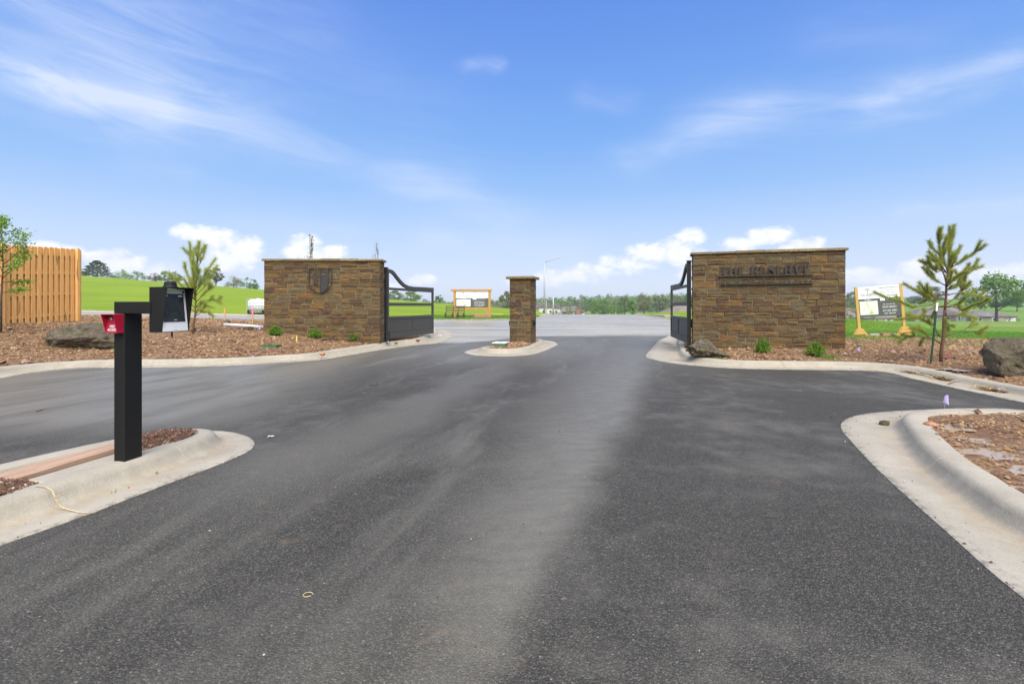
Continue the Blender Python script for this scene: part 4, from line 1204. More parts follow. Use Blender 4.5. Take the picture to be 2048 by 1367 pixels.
# ------------------------------------------------------------------ signboards
def board(root, W, z0, z1, split, first, yo):
    """the printed board: pale upper band, charcoal lower band, plan, lettering"""
    zs = z0 + (z1 - z0) * split
    bd = empty('sign_board'); bd.parent = root; bd.location = (0, yo, 0)
    m = MB(); m.box((0, 0, (z0 + zs) / 2), (W, .02, zs - z0)); m.build('charcoal_panel', sign_dark, bd)
    m = MB(); m.box((0, 0, (zs + z1) / 2), (W, .02, z1 - zs - .001)); m.build('white_panel', sign_white, bd)
    yf = -.0115; H = z1 - z0
    def fill(x, z, w, h, mat, nm_, y=yf):
        q = MB(); q.box((x, y, z), (w, .002, h)); return q.build(nm_, mat, bd)
    def line(txt, x, z, h, w, mat, align='LEFT'):
        t = text_mesh('lettering', txt, h * 1.4, mat, bd, .0006, align, 1.0, w); t.location = (x, yf, z); t['kind'] = 'stuff'; return t
    def dashes(x, z, h, w, mat, seed):
        """small print too fine to read: a run of word-length marks"""
        r = random.Random(seed); q = MB(); u = 0.0
        while u < w:
            L = min(h * r.uniform(1.2, 4.0), w - u); k = 0.0
            while k < L - h * .2: q.box((x + u + k + h * .18, yf, z + h * .5), (h * .36, .0016, h * r.choice((.75, .9, 1.0)))); k += h * .55
            u += L + h * .8
        o = q.build('small_print', mat, bd); o['kind'] = 'stuff'; return o
    # plan of the lots
    px0, px1, pz0, pz1 = -W * .485, -W * .045, z0 + H * .07, zs - H * .075
    fill((px0 + px1) / 2, (pz0 + pz1) / 2, px1 - px0, pz1 - pz0, print_cream, 'site_plan')
    q = MB(); cw, chh = px1 - px0, pz1 - pz0
    P_ = lambda u, v: (px0 + cw * u, pz0 + chh * v)
    q.strip([P_(.36, .95), P_(.44, .75), P_(.46, .55), P_(.55, .35), P_(.68, .2), P_(.72, .06)], W * .018, yf - .0022, yf - .0012); q.prism([P_(.5, .06), P_(.72, .06), P_(.64, .24), P_(.52, .2)], yf - .0032, yf - .0022); q.build('plan_greens', print_green, bd)
    q = MB(); rr = random.Random(2)
    for u0, v0, u1, v1 in ((.08, .8, .9, .72), (.1, .6, .4, .6), (.58, .55, .92, .5), (.1, .4, .42, .38), (.1, .2, .1, .8), (.24, .3, .24, .78), (.6, .7, .6, .4), (.75, .68, .75, .3), (.9, .72, .9, .3), (.56, .32, .92, .3), (.3, .2, .45, .15)):
        q.strip([P_(u0, v0), P_(u1, v1)], W * .0045, yf - .0012, yf - .0002)
    q.build('plan_lines', print_grey, bd)
    dashes(px0 + cw * .3, zs - H * .052, H * .030, cw * .36, sign_white, 1)
    # the sprig over the name
    q = MB(); cx_ = -W * .27; cz = zs + (z1 - zs) * .62; s_ = (z1 - zs) * .30
    q.strip([(cx_, cz - s_ * .6), (cx_, cz + s_ * .7)], s_ * .10, yf - .001, yf)
    for sg in (-1, 1):
        q.strip([(cx_, cz + s_ * .55), (cx_ + sg * s_ * .35, cz + s_ * .8), (cx_ + sg * s_ * .62, cz + s_ * .45)], s_ * .11, yf - .001, yf)
        q.strip([(cx_, cz + s_ * .2), (cx_ + sg * s_ * .3, cz + s_ * .42), (cx_ + sg * s_ * .45, cz + s_ * .12)], s_ * .09, yf - .001, yf)
    q.build('sprig_emblem', print_dark, bd)
    line('THE RESERVE', -W * .455, zs + (z1 - zs) * .22, (z1 - zs) * .21, W * .38, print_dark)
    hz = z1 - zs
    line('PREMIUM LOTS STARTING $150', W * .02, z1 - hz * .24, hz * .13, W * .45, print_dark)
    dashes(W * .03, z1 - hz * .44, hz * .09, W * .40, print_grey, 2)
    dashes(W * .03, z1 - hz * .62, hz * .09, W * .42, print_grey, 3)
    line('AVAILABLE NOW', W * .18, z1 - hz * .86, hz * .13, W * .26, print_dark)
    fill(W * .08, zs - H * .01, W * .115, H * .16, sign_white, 'white_square')
    dashes(W * .17, zs - H * .07, H * .026, W * .26, sign_white, 4)
    dashes(W * .08, z0 + H * .375, H * .024, W * .28, sign_white, 5)
    line(first[0], W * .06, z0 + H * .265, H * .068, W * .34, sign_white); line(first[1], W * .06, z0 + H * .145, H * .068, W * .34, sign_white)
    dashes(W * .10, z0 + H * .07, H * .03, W * .26, sign_white, 6)
    return bd

# on the green, with a header beam
xs_, ys_ = (-3.72), 46.6
sl = empty('sales_sign', (xs_, ys_, float(field_z(xs_, ys_))), R(-2)); tag(sl, 'timber framed lot sales sign with header beam on the green behind the gates', 'sign', 'lot sales signs')
gz = sl.location.z; f = lambda py: EYE + (HY - py) / FPX * ys_ - gz
Wl = 3.02
for sgn in (-1, 1):
    m = MB(); m.box((sgn * (Wl / 2 + .12), 0, f(582) / 2 - .2), (.22, .20, f(582) + .4)); m.build('sign_post', post_wood, sl, .006)
m = MB(); m.box((-.06, -.02, (f(578.2) + f(582)) / 2), (3.82, .26, f(578.2) - f(582) - .004)); m.build('header_beam', post_wood, sl, .006)
m = MB(); m.box((0, 0, (f(615) + f(618.5)) / 2), (Wl, .16, f(615) - f(618.5))); m.build('bottom_rail', post_wood, sl, .006)
m = MB(); m.prism([(Wl / 2 - .36, f(619)), (Wl / 2 - .002, f(619)), (Wl / 2 - .002, f(626)), (Wl / 2 - .12, f(624))], -.06, .06); m.build('corner_brace', post_wood, sl)
board(sl, Wl - .02, f(614.8), f(582.3), .585, ('ADAM GRADDY', '417.501.5091'), -.06)

# beside the lettered wall, on braced feet, leaning a little
a_, b_ = deep(1720, 23.3), deep(1810, 22.7); mx, my = (a_[0] + b_[0]) / 2, (a_[1] + b_[1]) / 2
gz = float(field_z(mx, my)); sr = empty('sales_sign', (mx, my, gz), math.atan2(b_[1] - a_[1], b_[0] - a_[0])); tag(sr, 'timber framed lot sales sign on braced feet behind the young pine', 'sign', 'lot sales signs')
sr.rotation_euler = (0, R(-4.3), sr.rotation_euler[2]); Wr = math.hypot(b_[0] - a_[0], b_[1] - a_[1]); f = lambda py: EYE + (HY - py) / FPX * my - gz
for sgn in (-1, 1):
    m = MB(); m.box((sgn * Wr / 2, 0, f(570.5) / 2), (.115, .10, f(570.5))); m.build('sign_post', pine_wood, sr, .004)
    for s2 in (-1, 1):
        m = MB(); m.bar((sgn * Wr / 2 + s2 * .30, -.06, .02), (sgn * Wr / 2 + s2 * .05, -.06, .42), .04, .13); m.build('foot_brace', pine_wood, sr, .003)
    m = MB(); m.prism([(sgn * Wr / 2 - .24, .17), (sgn * Wr / 2 + .24, .17), (sgn * Wr / 2 + .10, .38), (sgn * Wr / 2 - .10, .38)], -.115, -.09); m.build('gusset', pine_wood, sr)
    m = MB(); m.box((sgn * Wr / 2, .1, .06), (.14, 1.5, .12)); m.build('foot_timber', pine_wood, sr, .004)
for k, (x0_, x1_, yy, zz) in enumerate(((-1.5, -.55, -.42, .05), (-.78, .05, -.55, .05), (-.6, .55, .35, .06))):
    m = MB(); m.box(((x0_ + x1_) / 2, yy, zz), (x1_ - x0_, .12, .11)); m.build('foot_timber', pine_wood, sr, .004)
board(sr, Wr - .13, f(632), f(571.5), .60, ('ADAM GRADDY', '417.501.5091'), -.03)

# loose timbers in front of that sign
for k, (pa, pb, lab) in enumerate((((1738, 673), (1790, 667), 'grey weathered board lying across the timbers by the braced sign'), ((1763, 668), (1782, 672), 'short mossy timber offcut lying under the braced sign'))):
    d = 21.9 - k * .2; p = Vector((*deep(pa[0], d), EYE - (pa[1] - HY) / FPX * d)); q = Vector((*deep(pb[0], d + .2), EYE - (pb[1] - HY) / FPX * (d + .2)))
    zg = surf(p.x, p.y) + .15; p.z = zg; q.z = zg
    m = MB(); m.bar(p, q, .16, .05 + .06 * k); o = m.build('timber_offcut', (galv, brown_wood)[k], None, .004); tag(o, lab, 'timber')

# ------------------------------------------------------------------ bench and lumber by the green sign
def bench(loc, rz):
    root = empty('slatted_bench', loc, rz); tag(root, 'dark brown slatted metal bench on the grass in front of the timber sign', 'bench')
    for x in (-.78, -.16, .28, .80):
        m = MB(); m.bar((x, .10, 0), (x, .02, .45), .05, .06, (1, 0, 0)); m.bar((x, .02, .45), (x, .20, 1.10), .05, .06, (1, 0, 0)); m.bar((x, .02, .43), (x, -.44, .42), .05, .05, (1, 0, 0)); m.bar((x, -.42, .43), (x, -.40, 0), .05, .06, (1, 0, 0)); m.build('side_frame', bench_metal, root)
    for z, y in ((1.06, .17), (.92, .13), (.78, .09), (.64, .06)):
        m = MB(); m.box((0, y, z), (1.62, .025, .055)); m.build('back_slat', bench_metal, root)
    for y in (-.02, -.15, -.28, -.40):
        m = MB(); m.box((0, y, .475), (1.62, .085, .03)); m.build('seat_slat', bench_metal, root)
    for z in (.14, .30):
        m = MB(); m.box((0, -.44, z), (1.60, .025, .045)); m.build('stretcher', bench_metal, root)
x, y, z = drop(909, 637.2); bench((x, y + .3, surf(x, y + .3)), R(-4))
x, y, z = drop(955, 636)
for k, (pa, pb, dy, dz, lab) in enumerate(((936, 985, .2, .30, 'topmost brown plank of the lumber by the green sign'), (943, 982, -.1, .06, 'lower brown plank of the lumber nearest the road'), (950, 1006, .8, .33, 'long pale plank jutting right from the lumber by the green sign'))):
    a_ = deep(pa, y + dy); b_ = deep(pb, y + dy + .2); m = MB(); m.bar((a_[0], a_[1], surf(*a_) + dz), (b_[0], b_[1], surf(*a_) + dz + .03), .24, .07); o = m.build('plank', (brown_wood, brown_wood, pine_wood)[k]); tag(o, lab, 'plank', 'lumber by the green sign')
m = MB(); a_ = deep(953, y + .1); m.box((a_[0] + .45, a_[1], surf(*a_) + .13), (1.3, .25, .24)); o = m.build('lumber_block', brown_wood, None, .01); tag(o, 'dark timber block propping up the planks by the green sign', 'timber')

# ------------------------------------------------------------------ water tank on the field edge
d = 45.0; x, y = deep(517, d); tz = float(field_z(x, y))
tk = empty('water_tank', (x, y, tz), R(6)); tag(tk, 'white caged water tank standing at the edge of the green field', 'water tank')
m = MB(); m.box((0, 0, .76), (1.50, 1.1, 1.18)); m.build('tank', tank_m, tk, .14, True, seg=3)
m = MB(); m.tube([(0, 0, 1.35), (0, 0, 1.43)], .15, 14); m.build('lid', tank_m, tk)
m = MB()
for k in range(7):
    x = -.77 + 1.54 * k / 6
    for yy in (-.57, .57): m.box((x, yy, .78), (.028, .028, 1.20))
for k in range(5):
    z = .20 + 1.16 * k / 4
    for yy in (-.595, .595): m.box((0, yy, z), (1.58, .022, .028))
    for xx in (-.795, .795): m.box((xx, 0, z), (.022, 1.15, .028))
m.build('cage', galv, tk)
for sx in (-.62, 0, .62):
    m = MB(); m.box((sx, 0, .07), (.22, 1.1, .14)); m.build('pallet_foot', frame_black, tk)
for sx in (-.62, .62):
    m = MB(); m.box((sx, -.60, .26), (.22, .02, .22)); m.build('corner_guard', frame_black, tk)

# ------------------------------------------------------------------ street lamps and poles beyond the rise
def lamp(px, d, top_py, arm_px, label, rad=.085):
    x, y = deep(px, d); z = float(field_z(x, y)); H = EYE + (HY - top_py) / FPX * d - z; A_ = arm_px / FPX * d
    root = empty('street_lamp', (x, y, z)); tag(root, label, 'street lamp', 'street lamps beyond the rise')
    m = MB(); m.tube([(0, 0, 0), (0, 0, H * .5), (0, 0, H * .95)], [rad * 1.25, rad, rad * .6], 10); m.build('pole', galv, root, 0, True)
    m = MB(); m.tube([(0, 0, H * .925), (A_ * .35, 0, H * .965), (A_ * .65, 0, H * .992), (A_ * .8, 0, H)], [rad * .5] * 4, 8); m.build('arm', galv, root, 0, True)
    m = MB(); m.box((A_ * .9, 0, H + .02), (A_ * .24, .26, .09)); m.tube([(A_ * .86, 0, H + .07), (A_ * .86, 0, H + .17)], .06, 8); m.build('lamp_head', galv, root, .02)
lamp(1089, 80, 516.5, 31, 'tall grey street lamp with curved arm right of the pillar', .12)
lamp(1092.6, 190, 598.5, 11, 'small distant street lamp just right of the tall lamp', .13)
x, y = deep(1106.5, 150); z = float(field_z(x, y)); m = MB(); m.tube([(0, 0, 0), (0, 0, EYE + (HY - 592) / FPX * 150 - z)], [.24, .19], 9); o = m.build('utility_pole', galv, None, 0, True, (x, y, z)); tag(o, 'bare pale utility pole right of the two street lamps', 'pole')
x, y = deep(1921.5, 185); z = float(field_z(x, y)); m = MB(); m.tube([(0, 0, 0), (0, 0, 5.6)], [.17, .14], 9); o = m.build('marker_pole', white_p, None, 0, True, (x, y, z)); tag(o, 'slim white pole in front of the houses right of the pine', 'pole')
def plain(o):
    a = o.data.attributes.new('across', 'FLOAT', 'POINT'); a.data.foreach_set('value', np.full(len(o.data.vertices), 2.6, dtype=np.float32))

# ------------------------------------------------------------------ vegetation
def quads_mesh(name, cen, size, mat, flat=0.0, up=None, aspect=1.0):
    """small leaf-like faces, one per centre, turned every way"""
    n = len(cen); a = RNG.normal(size=(n, 3)); a[:, 2] *= (1 - flat); a /= np.linalg.norm(a, axis=1)[:, None]
    b = RNG.normal(size=(n, 3)); b -= a * (a * b).sum(1)[:, None]; b /= np.linalg.norm(b, axis=1)[:, None] + 1e-9
    s = (size if np.ndim(size) else np.full(n, size)) * RNG.uniform(.6, 1.3, n)
    a = a * s[:, None]; b = b * (s * aspect)[:, None]; nrm = np.cross(a, b); nrm /= np.linalg.norm(nrm, axis=1)[:, None] + 1e-9
    c = cen
    V = np.stack([c - a, c - b * .7 + nrm * s[:, None] * .15, c + a, c + b * .7 + nrm * s[:, None] * .15], 1).reshape(-1, 3)
    F = np.arange(4 * n).reshape(n, 4)
    return np_mesh(name, V, F, mat)


def crown_points(kind, n, r):
    """clumped points through a crown of unit height"""
    P = []
    if kind in ('round', 'airy', 'bush', 'tall', 'low'):
        w = {'round': .50, 'airy': .46, 'bush': .62, 'tall': .30, 'low': .85}[kind]; z0 = {'round': .16, 'airy': .26, 'bush': .02, 'tall': .12, 'low': .02}[kind]
        nc = {'round': 44, 'airy': 34, 'bush': 34, 'tall': 40, 'low': 40}[kind]
        cen = []
        while len(cen) < nc:
            u = r.normal(size=3); u /= np.linalg.norm(u); rad = r.uniform(.35, 1.0) ** .5
            x, y, z = u * rad
            zz = z0 + (1 - z0) * (.5 + .5 * z); prof = math.sin(math.pi * min(1, max(0, (zz - z0) / (1 - z0))) ** .75) ** .55 if kind != 'bush' else 1
            cen.append((x * w * .82 * max(.35, prof), y * w * .82 * max(.35, prof), zz * .90 + .04))
        cen = np.array(cen); k = r.integers(0, nc, n); sz = r.uniform(.06, .15, nc) * (w / .5 if kind != 'tall' else .75) * (.72 if kind == 'airy' else 1)
        off = r.normal(size=(n, 3)); off /= np.linalg.norm(off, axis=1)[:, None]; off *= (r.uniform(0, 1, n) ** .45)[:, None]
        P = cen[k] + off * sz[k][:, None] * np.array([1.15, 1.15, .8])
    else:   # broad evergreen
        t = r.uniform(0, 1, n); z = .06 + .94 * t; rad = (.50 * (1 - t) ** .55 + .03)
        th = r.uniform(0, 2 * math.pi, n); lay = .80 + .2 * np.sin(z * 34 + th * 2) + .12 * np.sin(th * 5 + z * 9)
        q = rad * lay * r.uniform(.45, 1, n) ** .4
        P = np.stack([q * np.cos(th), q * np.sin(th), z], 1)
    return np.asarray(P)


TREE_LIB = {}
def tree_kind(kind, leaf, seed, n=1900, q=.021):
    key = (kind, leaf.name, seed)
    if key in TREE_LIB: return TREE_LIB[key]
    r = np.random.default_rng(seed); rr = random.Random(seed)
    cm = quads_mesh('crown', crown_points(kind, n, r), q, leaf)
    m = MB(); top = .62 if kind != 'airy' else .8
    m.tube([(0, 0, -.08), (.004, 0, .15), (-.006, .004, .38), (0, 0, top)], [.030, .022, .015, .006], 7)
    for _ in range(13 if kind == 'airy' else 7):
        z = rr.uniform(.2, .6); th = rr.uniform(0, 6.28); L = rr.uniform(.18, .36)
        m.tube([(0, 0, z), (math.cos(th) * L * .5, math.sin(th) * L * .5, z + L * .45), (math.cos(th) * L * .85, math.sin(th) * L * .85, z + L * .95)], [.011, .007, .003], 5)
    TREE_LIB[key] = (m.mesh('trunk', bark_dark), cm); return TREE_LIB[key]


def tree(px, d, top_py, width_px, kind, leaf, seed, label, group=None, name='tree', cat='tree', n=1900, q=.021, base_z=None):
    x, y = deep(px, d); z = float(field_z(x, y)) if base_z is None else base_z; H = max(.8, EYE + (HY - top_py) / FPX * d - z)
    tm, cm = tree_kind(kind, leaf, seed, n, q); root = empty(name, (x, y, z), (seed * 1.7 + px * .37) % 6.28)
    tag(root, label, cat, group)
    nat = {'round': .98, 'airy': .92, 'bush': 1.2, 'tall': .6, 'low': 1.6, 'evergreen': 1.0}[kind]
    W = width_px / FPX * d / nat
    for nm_, me in (('trunk', tm), ('crown', cm)):
        o = link(nm_, me, root); o.scale = (W, W, H)
    return root


# trees along the crest of the western hill
tree(194, 150, 521, 56, 'evergreen', L_dark, 1, 'broad dark evergreen tree on the crest of the green hill', n=3600, q=.024)
hz = 'trees along the crest of the hill'
for (px, d, ty, w, k, L, sd, lab) in ((164, 165, 540, 34, 'round', L_olive, 2, 'pale budding tree between the cedar fence and the dark evergreen'), (246, 175, 538, 34, 'low', L_light, 3, 'low spring green tree right of the dark evergreen'), (274, 165, 541, 44, 'low', L_green, 4, 'rounded green tree above the keypad arm on the hill crest'),
      (312, 160, 545, 30, 'bush', L_red, 5, 'small russet brown tree on the hill crest above the keypad'), (330, 178, 539, 30, 'round', L_light, 6, 'light green tree just right of the russet tree'), (350, 180, 540, 30, 'round', L_green, 7, 'green tree behind the top of the left young pine'),
      (432, 160, 531, 44, 'airy', L_olive, 8, 'thin budding tree right of the left young pine'), (468, 170, 549, 44, 'low', L_olive, 9, 'low olive tree between the young pine and the shield wall'), (500, 175, 553, 40, 'bush', L_green, 10, 'green bushy tree touching the left end of the shield wall'),
      (400, 185, 548, 50, 'low', L_green, 11, 'low green trees mound behind the young pine trunk'), (222, 190, 548, 34, 'low', L_green, 30, 'small dim tree beside the dark evergreen on the crest')):
    tree(px, d, ty, w, k, L, sd, lab, hz, q=.026)
hz = 'trees seen between the left gate and the pillar'
for (px, d, ty, w, k, L, sd, lab) in ((790, 190, 579, 42, 'round', L_green, 12, 'rounded green tree seen over the left gate leaf near its hinge'), (822, 185, 580, 52, 'round', L_light, 13, 'wide leafy tree seen over the middle of the left gate leaf'), (879, 230, 588, 30, 'round', L_green, 14, 'small round green tree just right of the left gate leaf'),
      (1013, 210, 580, 44, 'airy', L_olive, 15, 'pale feathery tree half hidden by the stone pillar'), (850, 260, 596, 30, 'low', L_olive, 31, 'low pale tree between the gate leaf end and the round tree')):
    tree(px, d, ty, w, k, L, sd, lab, hz, q=.026)
hz = 'trees where the drive drops away'
for (px, d, ty, w, k, L, sd, lab) in ((1190, 260, 596, 26, 'round', L_light, 16, 'leftmost bright tree of the clump at the end of the drive'), (1208, 245, 590, 42, 'bush', L_green, 17, 'big rounded tree at the very end of the drive'), (1228, 265, 601, 26, 'bush', L_light, 18, 'lower bushy tree right of the big rounded one at the drive end'),
      (1264, 225, 594, 26, 'tall', L_light, 19, 'bright lime green slender tree in front of the wood'), (1250, 330, 588, 44, 'round', L_green, 20, 'tall dark green tree behind the lime green one'), (1288, 300, 583, 46, 'round', L_olive, 21, 'bare budding tree with spreading limbs right of the lime tree'),
      (1320, 290, 585, 44, 'airy', L_olive, 22, 'feathery budding tree left of the right gate leaf'), (1352, 300, 584, 40, 'round', L_olive, 23, 'olive tree seen through the right gate leaf'), (1378, 280, 582, 36, 'round', L_green, 24, 'green tree seen beside the right gate hinge post'),
      (1242, 235, 610, 20, 'bush', L_green, 32, 'small bush on the verge near the drive end')):
    tree(px, d, ty, w, k, L, sd, lab, hz, q=.026)
hz = 'trees behind the eastern houses'
for (px, d, ty, w, k, L, sd, lab) in ((1702, 260, 579, 34, 'round', L_olive, 25, 'pale tree at the edge of the lettered wall'), (1712, 200, 606, 40, 'low', L_green, 26, 'green rounded bush mass left of the braced sign'), (1828, 330, 590, 44, 'bush', L_dark, 27, 'dark tree left of the young right pine above the roofs'),
      (1868, 320, 571, 46, 'round', L_olive, 28, 'tall pale tree directly behind the young right pine'), (1858, 345, 591, 60, 'low', L_dark, 33, 'dark low tree mass behind the right pine trunk'), (1945, 300, 580, 50, 'round', L_green, 29, 'green tree between the right pine and the big lone tree'),
      (2034, 260, 582, 40, 'round', L_green, 34, 'green tree at the right edge beside the big lone tree'), (1760, 330, 594, 60, 'low', L_green, 35, 'distant green trees behind the braced sign')):
    tree(px, d, ty, w, k, L, sd, lab, hz, q=.026)
tree(1993, 185, 543, 112, 'round', L_light, 36, 'big lone spreading tree beside the brown roofed houses', n=3400, q=.024)
hz = 'shrubs in front of the eastern houses'
for (px, d, ty, w, L, sd, lab) in ((1706, 190, 632, 22, L_green, 37, 'dark shrub between the lettered wall and the left sign post'), (1747, 190, 632, 26, L_green, 38, 'wide dark shrub under the braced sign board'), (1800, 190, 634, 60, L_dark, 39, 'long dark hedge behind the foot of the right sign post'),
      (2019, 190, 632, 14, L_dark, 40, 'small round dark bush right of the big lone tree'), (2036, 190, 636, 9, L_dark, 41, 'tiny dark bush at the right edge of the far lawn')):
    tree(px, d, ty, w, 'low', L, sd, lab, hz, 'shrub', 'shrub', n=900, q=.03)
tree(1137, 210, 611, 22, 'bush', L_light, 42, 'light bush in front of the distant grey roofs', None, 'shrub', 'shrub')
tree(1161, 160, 616, 12, 'bush', L_dark, 43, 'dark bush beside the small brick kiosk', None, 'shrub', 'shrub')

# the far wood that closes the view: one mass nobody could count
def wood(name, spots, q, leaf, n_each):
    P = []
    r = np.random.default_rng(99)
    for (x, y, z, w, h) in spots:
        c = crown_points('round' if r.random() < .9 else 'airy', n_each, r); th = r.uniform(0, 6.28)
        P.append(np.stack([(c[:, 0] * math.cos(th) - c[:, 1] * math.sin(th)) * w + x, (c[:, 0] * math.sin(th) + c[:, 1] * math.cos(th)) * w + y, c[:, 2] * h + z], 1))
    o = link(name, quads_mesh(name, np.concatenate(P), q, leaf)); tag(o, kind='stuff'); return o
r_ = random.Random(4); sp = [[], [], []]
for row, (d0, d1) in enumerate(((470, 500), (520, 560), (600, 640))):
    for px in np.arange(640, 1480, (9, 8, 8)[row]):
        d = r_.uniform(d0, d1); p = px + r_.uniform(-4, 4); x, y = deep(p, d)
        top = np.interp(p, [640, 820, 900, 1000, 1080, 1150, 1200, 1260, 1330, 1400, 1480], [606, 604, 600, 595, 592, 591, 588, 587, 584, 583, 583]) + (4.5, 2, 0)[row] + r_.uniform(-2.2, 2.6)
        z = -9; h = EYE + (HY - top) / FPX * d - z
        sp[r_.choice((0, 0, 1, 1, 2))].append((x, y, z, r_.uniform(14, 22), h))
for px in np.arange(1680, 2110, 13):
    d = r_.uniform(430, 480); p = px + r_.uniform(-5, 5); x, y = deep(p, d); top = np.interp(p, [1680, 1740, 1830, 1900, 1960, 2100], [588, 596, 596, 594, 594, 590]) + r_.uniform(-2, 3)
    sp[r_.choice((0, 1, 2))].append((x, y, -2, r_.uniform(11, 17), EYE + (HY - top) / FPX * d + 2))
for s_, L in zip(sp, (L_green, L_light, L_olive)): wood('distant_wood', s_, .62, L, 520)

# ------------------------------------------------------------------ houses far off
roof_m = simple('roof_shingle', (.125, .105, .092), .85, 0, .18, 2.0)
roof_b = simple('roof_shingle_brown', (.175, .13, .105), .85, 0, .18, 2.0)
roof_g = simple('roof_shingle_grey', (.24, .225, .21), .85, 0, .15, 2.0)
wall_tan = simple('house_siding_tan', (.27, .235, .18), .8, 0, .1, 1.5); wall_brick = simple('house_brick', (.22, .115, .085), .85, 0, .2, 3.0); wall_white = simple('house_siding_white', (.52, .50, .46), .7, 0, .05, 1.5)
glass_m = simple('window_glass', (.04, .05, .06), .12, 0, .3, 1)
def house(px, d, W, D, wall_h, roof_h, wall_mat, rmat, label, rz=0.0, gable=False, base=None, nwin=4, eave_py=None):
    x, y = deep(px, d)
    z = float(field_z(x, y)) - .1 if base is None else base
    if eave_py is not None: z = EYE + (HY - eave_py) / FPX * d - wall_h
    root = empty('house', (x, y, z), rz); tag(root, label, 'house', 'distant houses')
    m = MB(); m.box((0, 0, wall_h / 2 - .6), (W, D, wall_h + 1.2)); m.build('wall', wall_mat, root)
    a, b = W / 2 + .5, D / 2 + .5; h0 = wall_h + .003; h1 = wall_h + roof_h; m = MB()
    if gable: m.add([(-a, -b, h0), (a, -b, h0), (a, b, h0), (-a, b, h0), (0, -b, h1), (0, b, h1)], [(0, 1, 4), (2, 3, 5), (1, 2, 5, 4), (3, 0, 4, 5), (0, 3, 2, 1)])
    else:
        q = max(0.5, W / 2 - D / 2); m.add([(-a, -b, h0), (a, -b, h0), (a, b, h0), (-a, b, h0), (-q, 0, h1), (q, 0, h1)], [(0, 1, 5, 4), (2, 3, 4, 5), (1, 2, 5), (3, 0, 4), (0, 3, 2, 1)])
    rf = m.build('roof', rmat, root)
    if not gable:
        m = MB(); gw = W * .13; gx = -W * .18; m.add([(gx - gw, -b - .6, h0 + .004), (gx + gw, -b - .6, h0 + .004), (gx, -b - .6, h0 + roof_h * .72), (gx - gw, 0, h0 + .004), (gx + gw, 0, h0 + .004), (gx, 0, h0 + roof_h * .72)], [(0, 1, 2), (1, 4, 5, 2), (0, 2, 5, 3), (0, 3, 4, 1)]); m.build('porch_gable', roof_g, rf)
    for k in range(nwin):
        wx = -W / 2 + W * (k + .6) / (nwin + .2); m = MB(); m.box((wx, -D / 2 - .02, wall_h * .55), (1.5, .10, 1.4)); fr = m.build('window', white_p, root)
        m = MB(); m.box((wx, -D / 2 - .05, wall_h * .55), (1.25, .08, 1.15)); m.build('pane', glass_m, fr)
    m = MB(); m.box((W * .36, -D / 2 - .04, 1.1), (3.6, .10, 2.2)); m.build('garage_door', wall_white if wall_mat is not wall_white else wall_tan, root)
    return root
house(1862, 205, 19, 12, 2.7, 2.9, wall_tan, roof_m, 'low house with dark hipped roof directly behind the green and white post', R(-8), eave_py=630)
house(1964, 208, 17, 12, 2.7, 2.3, wall_tan, roof_m, 'low tan house with dark roof left of the big lone tree', R(-6), eave_py=632, nwin=3)
house(1718, 215, 22, 13, 2.7, 4.4, wall_tan, roof_b, 'brown roofed house half hidden behind the braced sign and lettered wall', R(5), eave_py=635)
house(1908, 240, 15, 11, 2.7, 2.8, wall_tan, roof_b, 'low house with grey gable just right of the young pine trunk', R(4), eave_py=627, nwin=3)
house(1362, 150, 13, 10, 2.7, 2.9, wall_tan, roof_b, 'brown roofed house seen through the right gate leaf', R(3), eave_py=630, nwin=3)
house(1133, 300, 13, 10, 3.0, 3.2, wall_brick, roof_m, 'left grey roofed house beyond the end of the drive', R(5), eave_py=623, nwin=3)
house(1148, 310, 12, 10, 3.0, 3.4, wall_brick, roof_m, 'right grey roofed house beyond the end of the drive', R(-5), eave_py=623, nwin=3)
house(1087, 270, 9, 9, 4.4, 3.0, wall_white, roof_m, 'white gabled house left of the tall street lamp', R(20), True, eave_py=615, nwin=2)
house(1109, 275, 7, 9, 4.4, 2.6, wall_white, roof_m, 'white gabled house beside the bare utility pole', R(-12), True, eave_py=616, nwin=2)
x, y = deep(1156, 150); z = float(field_z(x, y)); o = empty('brick_kiosk', (x, y, z)); tag(o, 'small brown brick structure at the end of the drive', 'kiosk')
hk = EYE + (HY - 616) / FPX * 150 - z
m = MB(); m.box((0, 0, hk / 2 - .2), (1.3, 1.1, hk + .4)); m.build('wall', wall_brick, o); m = MB(); m.box((0, 0, hk + .07), (1.55, 1.35, .13)); m.build('cap', roof_m, o)
# pale concrete slab in the verge and a small vehicle-height sign near the gate
a = at(1334, 634); x, y = deep(1336, 51); z = float(field_z(x, y)); m = MB()
m.add([(x - 1.0, y - 2.2, z - .1), (x + 1.6, y - 2.0, z - .1), (x + .6, y + 2.6, z - .1), (x - 1.2, y + 2.4, z - .1), (x - 1.0, y - 2.2, z + .07), (x + 1.6, y - 2.0, z + .07), (x + .6, y + 2.6, z + .07), (x - 1.2, y + 2.4, z + .07)], [(3, 2, 1, 0), (4, 5, 6, 7), (0, 1, 5, 4), (1, 2, 6, 5), (2, 3, 7, 6), (3, 0, 4, 7)])
o = m.build('path', concrete, None); tag(o, kind='structure'); plain(o)

